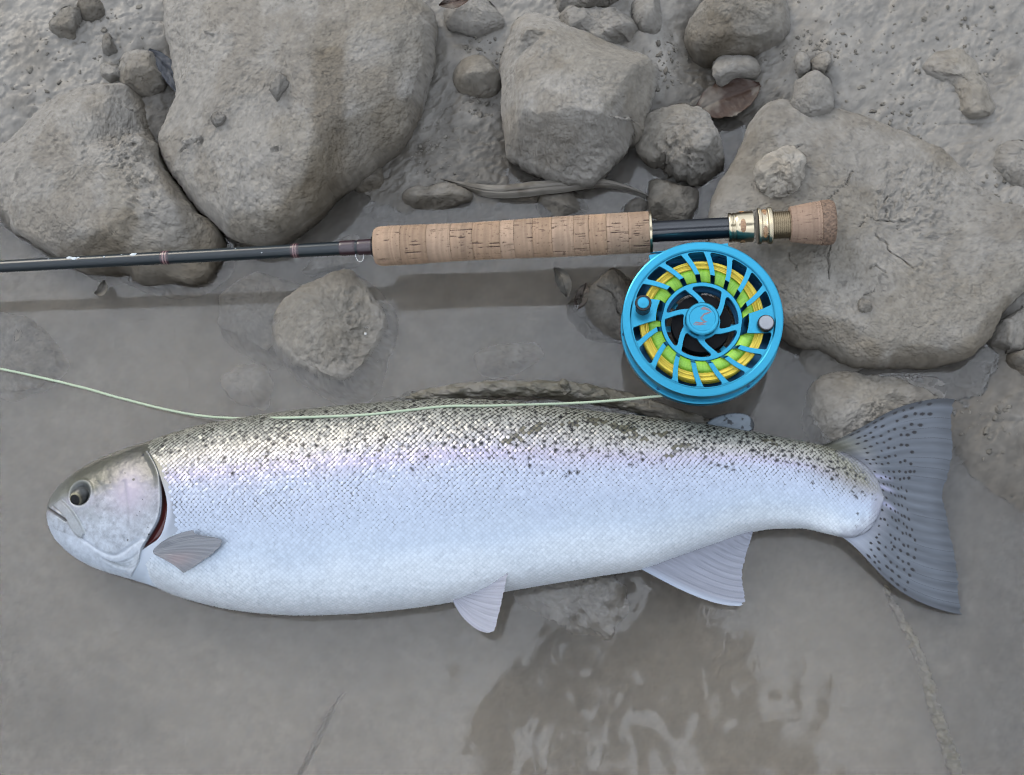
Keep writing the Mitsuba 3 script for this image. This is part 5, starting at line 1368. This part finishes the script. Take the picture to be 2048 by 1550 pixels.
# ------------------------------------------------------------------ added tree, out of view, its bough shaped for the dark reflection
scene['tree_bark'] = two(pr(rgb(.05, .042, .034), .8, .2))
scene['tree_leaf'] = {'type': 'twosided', 'bsdf': pr(rgb(.030, .036, .020), .55, .3)}
TREE = 'added_tree'
BO = np.array([CAM[0], CAM[1] + .15, 3.3])
trunk = spline([(2.9, -4.4, -.1), (2.8, -4.2, 1.5), (2.6, -3.8, 3.0), (2.3, -3.5, 4.6), (2.1, -3.3, 6.0)], 40)
add('trunk', tube(trunk, np.linspace(.16, .05, 40), 16), 'tree_bark', TREE, smooth=True)
limb = spline([(2.6, -3.8, 3.0), (1.7, -2.4, 3.4), (.8, -1.1, 3.55), tuple(BO + [.05, -.3, .1]), tuple(BO + [-.1, .3, .0])], 60)
add('branch', tube(limb, np.linspace(.07, .012, 60), 12), 'tree_bark', TREE, smooth=True)
rl = np.random.default_rng(77)
lv, lf = [], []
def clump(c, sp, n, size):
    for _ in range(n):
        o = c + rl.normal(size=3) * sp
        a, b = rl.normal(size=3), rl.normal(size=3)
        a[2] *= .4; b[2] *= .4
        a /= np.linalg.norm(a); b -= a * (a @ b); b /= np.linalg.norm(b)
        gx_, gy_ = (o[0] - CAM[0]) / .00165, (CAM[1] - o[1]) / .00165
        if size < .03 and any(((gx_ - a0) / r0) ** 2 + ((gy_ - b0) / r1) ** 2 < 1 for a0, b0, r0, r1 in [(35, -70, 26, 60), (85, -10, 40, 45), (-240, -50, 30, 60), (-40, -130, 24, 30), (150, -170, 20, 34), (-120, -140, 16, 40), (240, -120, 16, 50)]):
            continue
        s_ = size * (.6 + .8 * rl.random())
        lf.append(np.array([[0, 1, 2], [0, 2, 3]]) + 4 * len(lv))
        lv.append(np.array([o - a * s_, o + b * s_ * .45, o + a * s_, o - b * s_ * .45]))
for dx, dy, sx_, n_ in [(80, -290, 50, 200), (-10, -250, 55, 220), (130, -220, 60, 260), (-130, -210, 50, 220), (-190, -150, 50, 220), (230, -190, 36, 160), (280, -130, 36, 160), (30, -150, 80, 420), (180, -100, 80, 420), (-250, -110, 40, 160), (-270, -10, 45, 200), (-100, -70, 50, 240),
                        (170, -10, 90, 480), (290, -30, 40, 200), (330, 10, 26, 90), (-170, -10, 40, 200), (100, 120, 150, 600), (-100, 120, 120, 500), (60, 260, 200, 600)]:
    clump(np.array([CAM[0] + dx * .00165, CAM[1] - dy * .00165, 3.3]), np.array([sx_, sx_, 60]) * .00085, n_ * 3, .019)  # leaf clumps and gaps laid out for the outline of the dark reflection
for k in range(900):
    t_ = rl.random()
    clump(trunk[int(20 + 19 * t_)] + rl.normal(size=3) * [.7, .7, .5], np.array([.12, .12, .1]), 3, .06)
add('crown', trimesh.Trimesh(np.vstack(lv), np.vstack(lf), process=False), 'tree_leaf', TREE, smooth=False)
tag(TREE, 'added unseen tree, its leaves shaped to put a dark reflection in the water', 'tree')
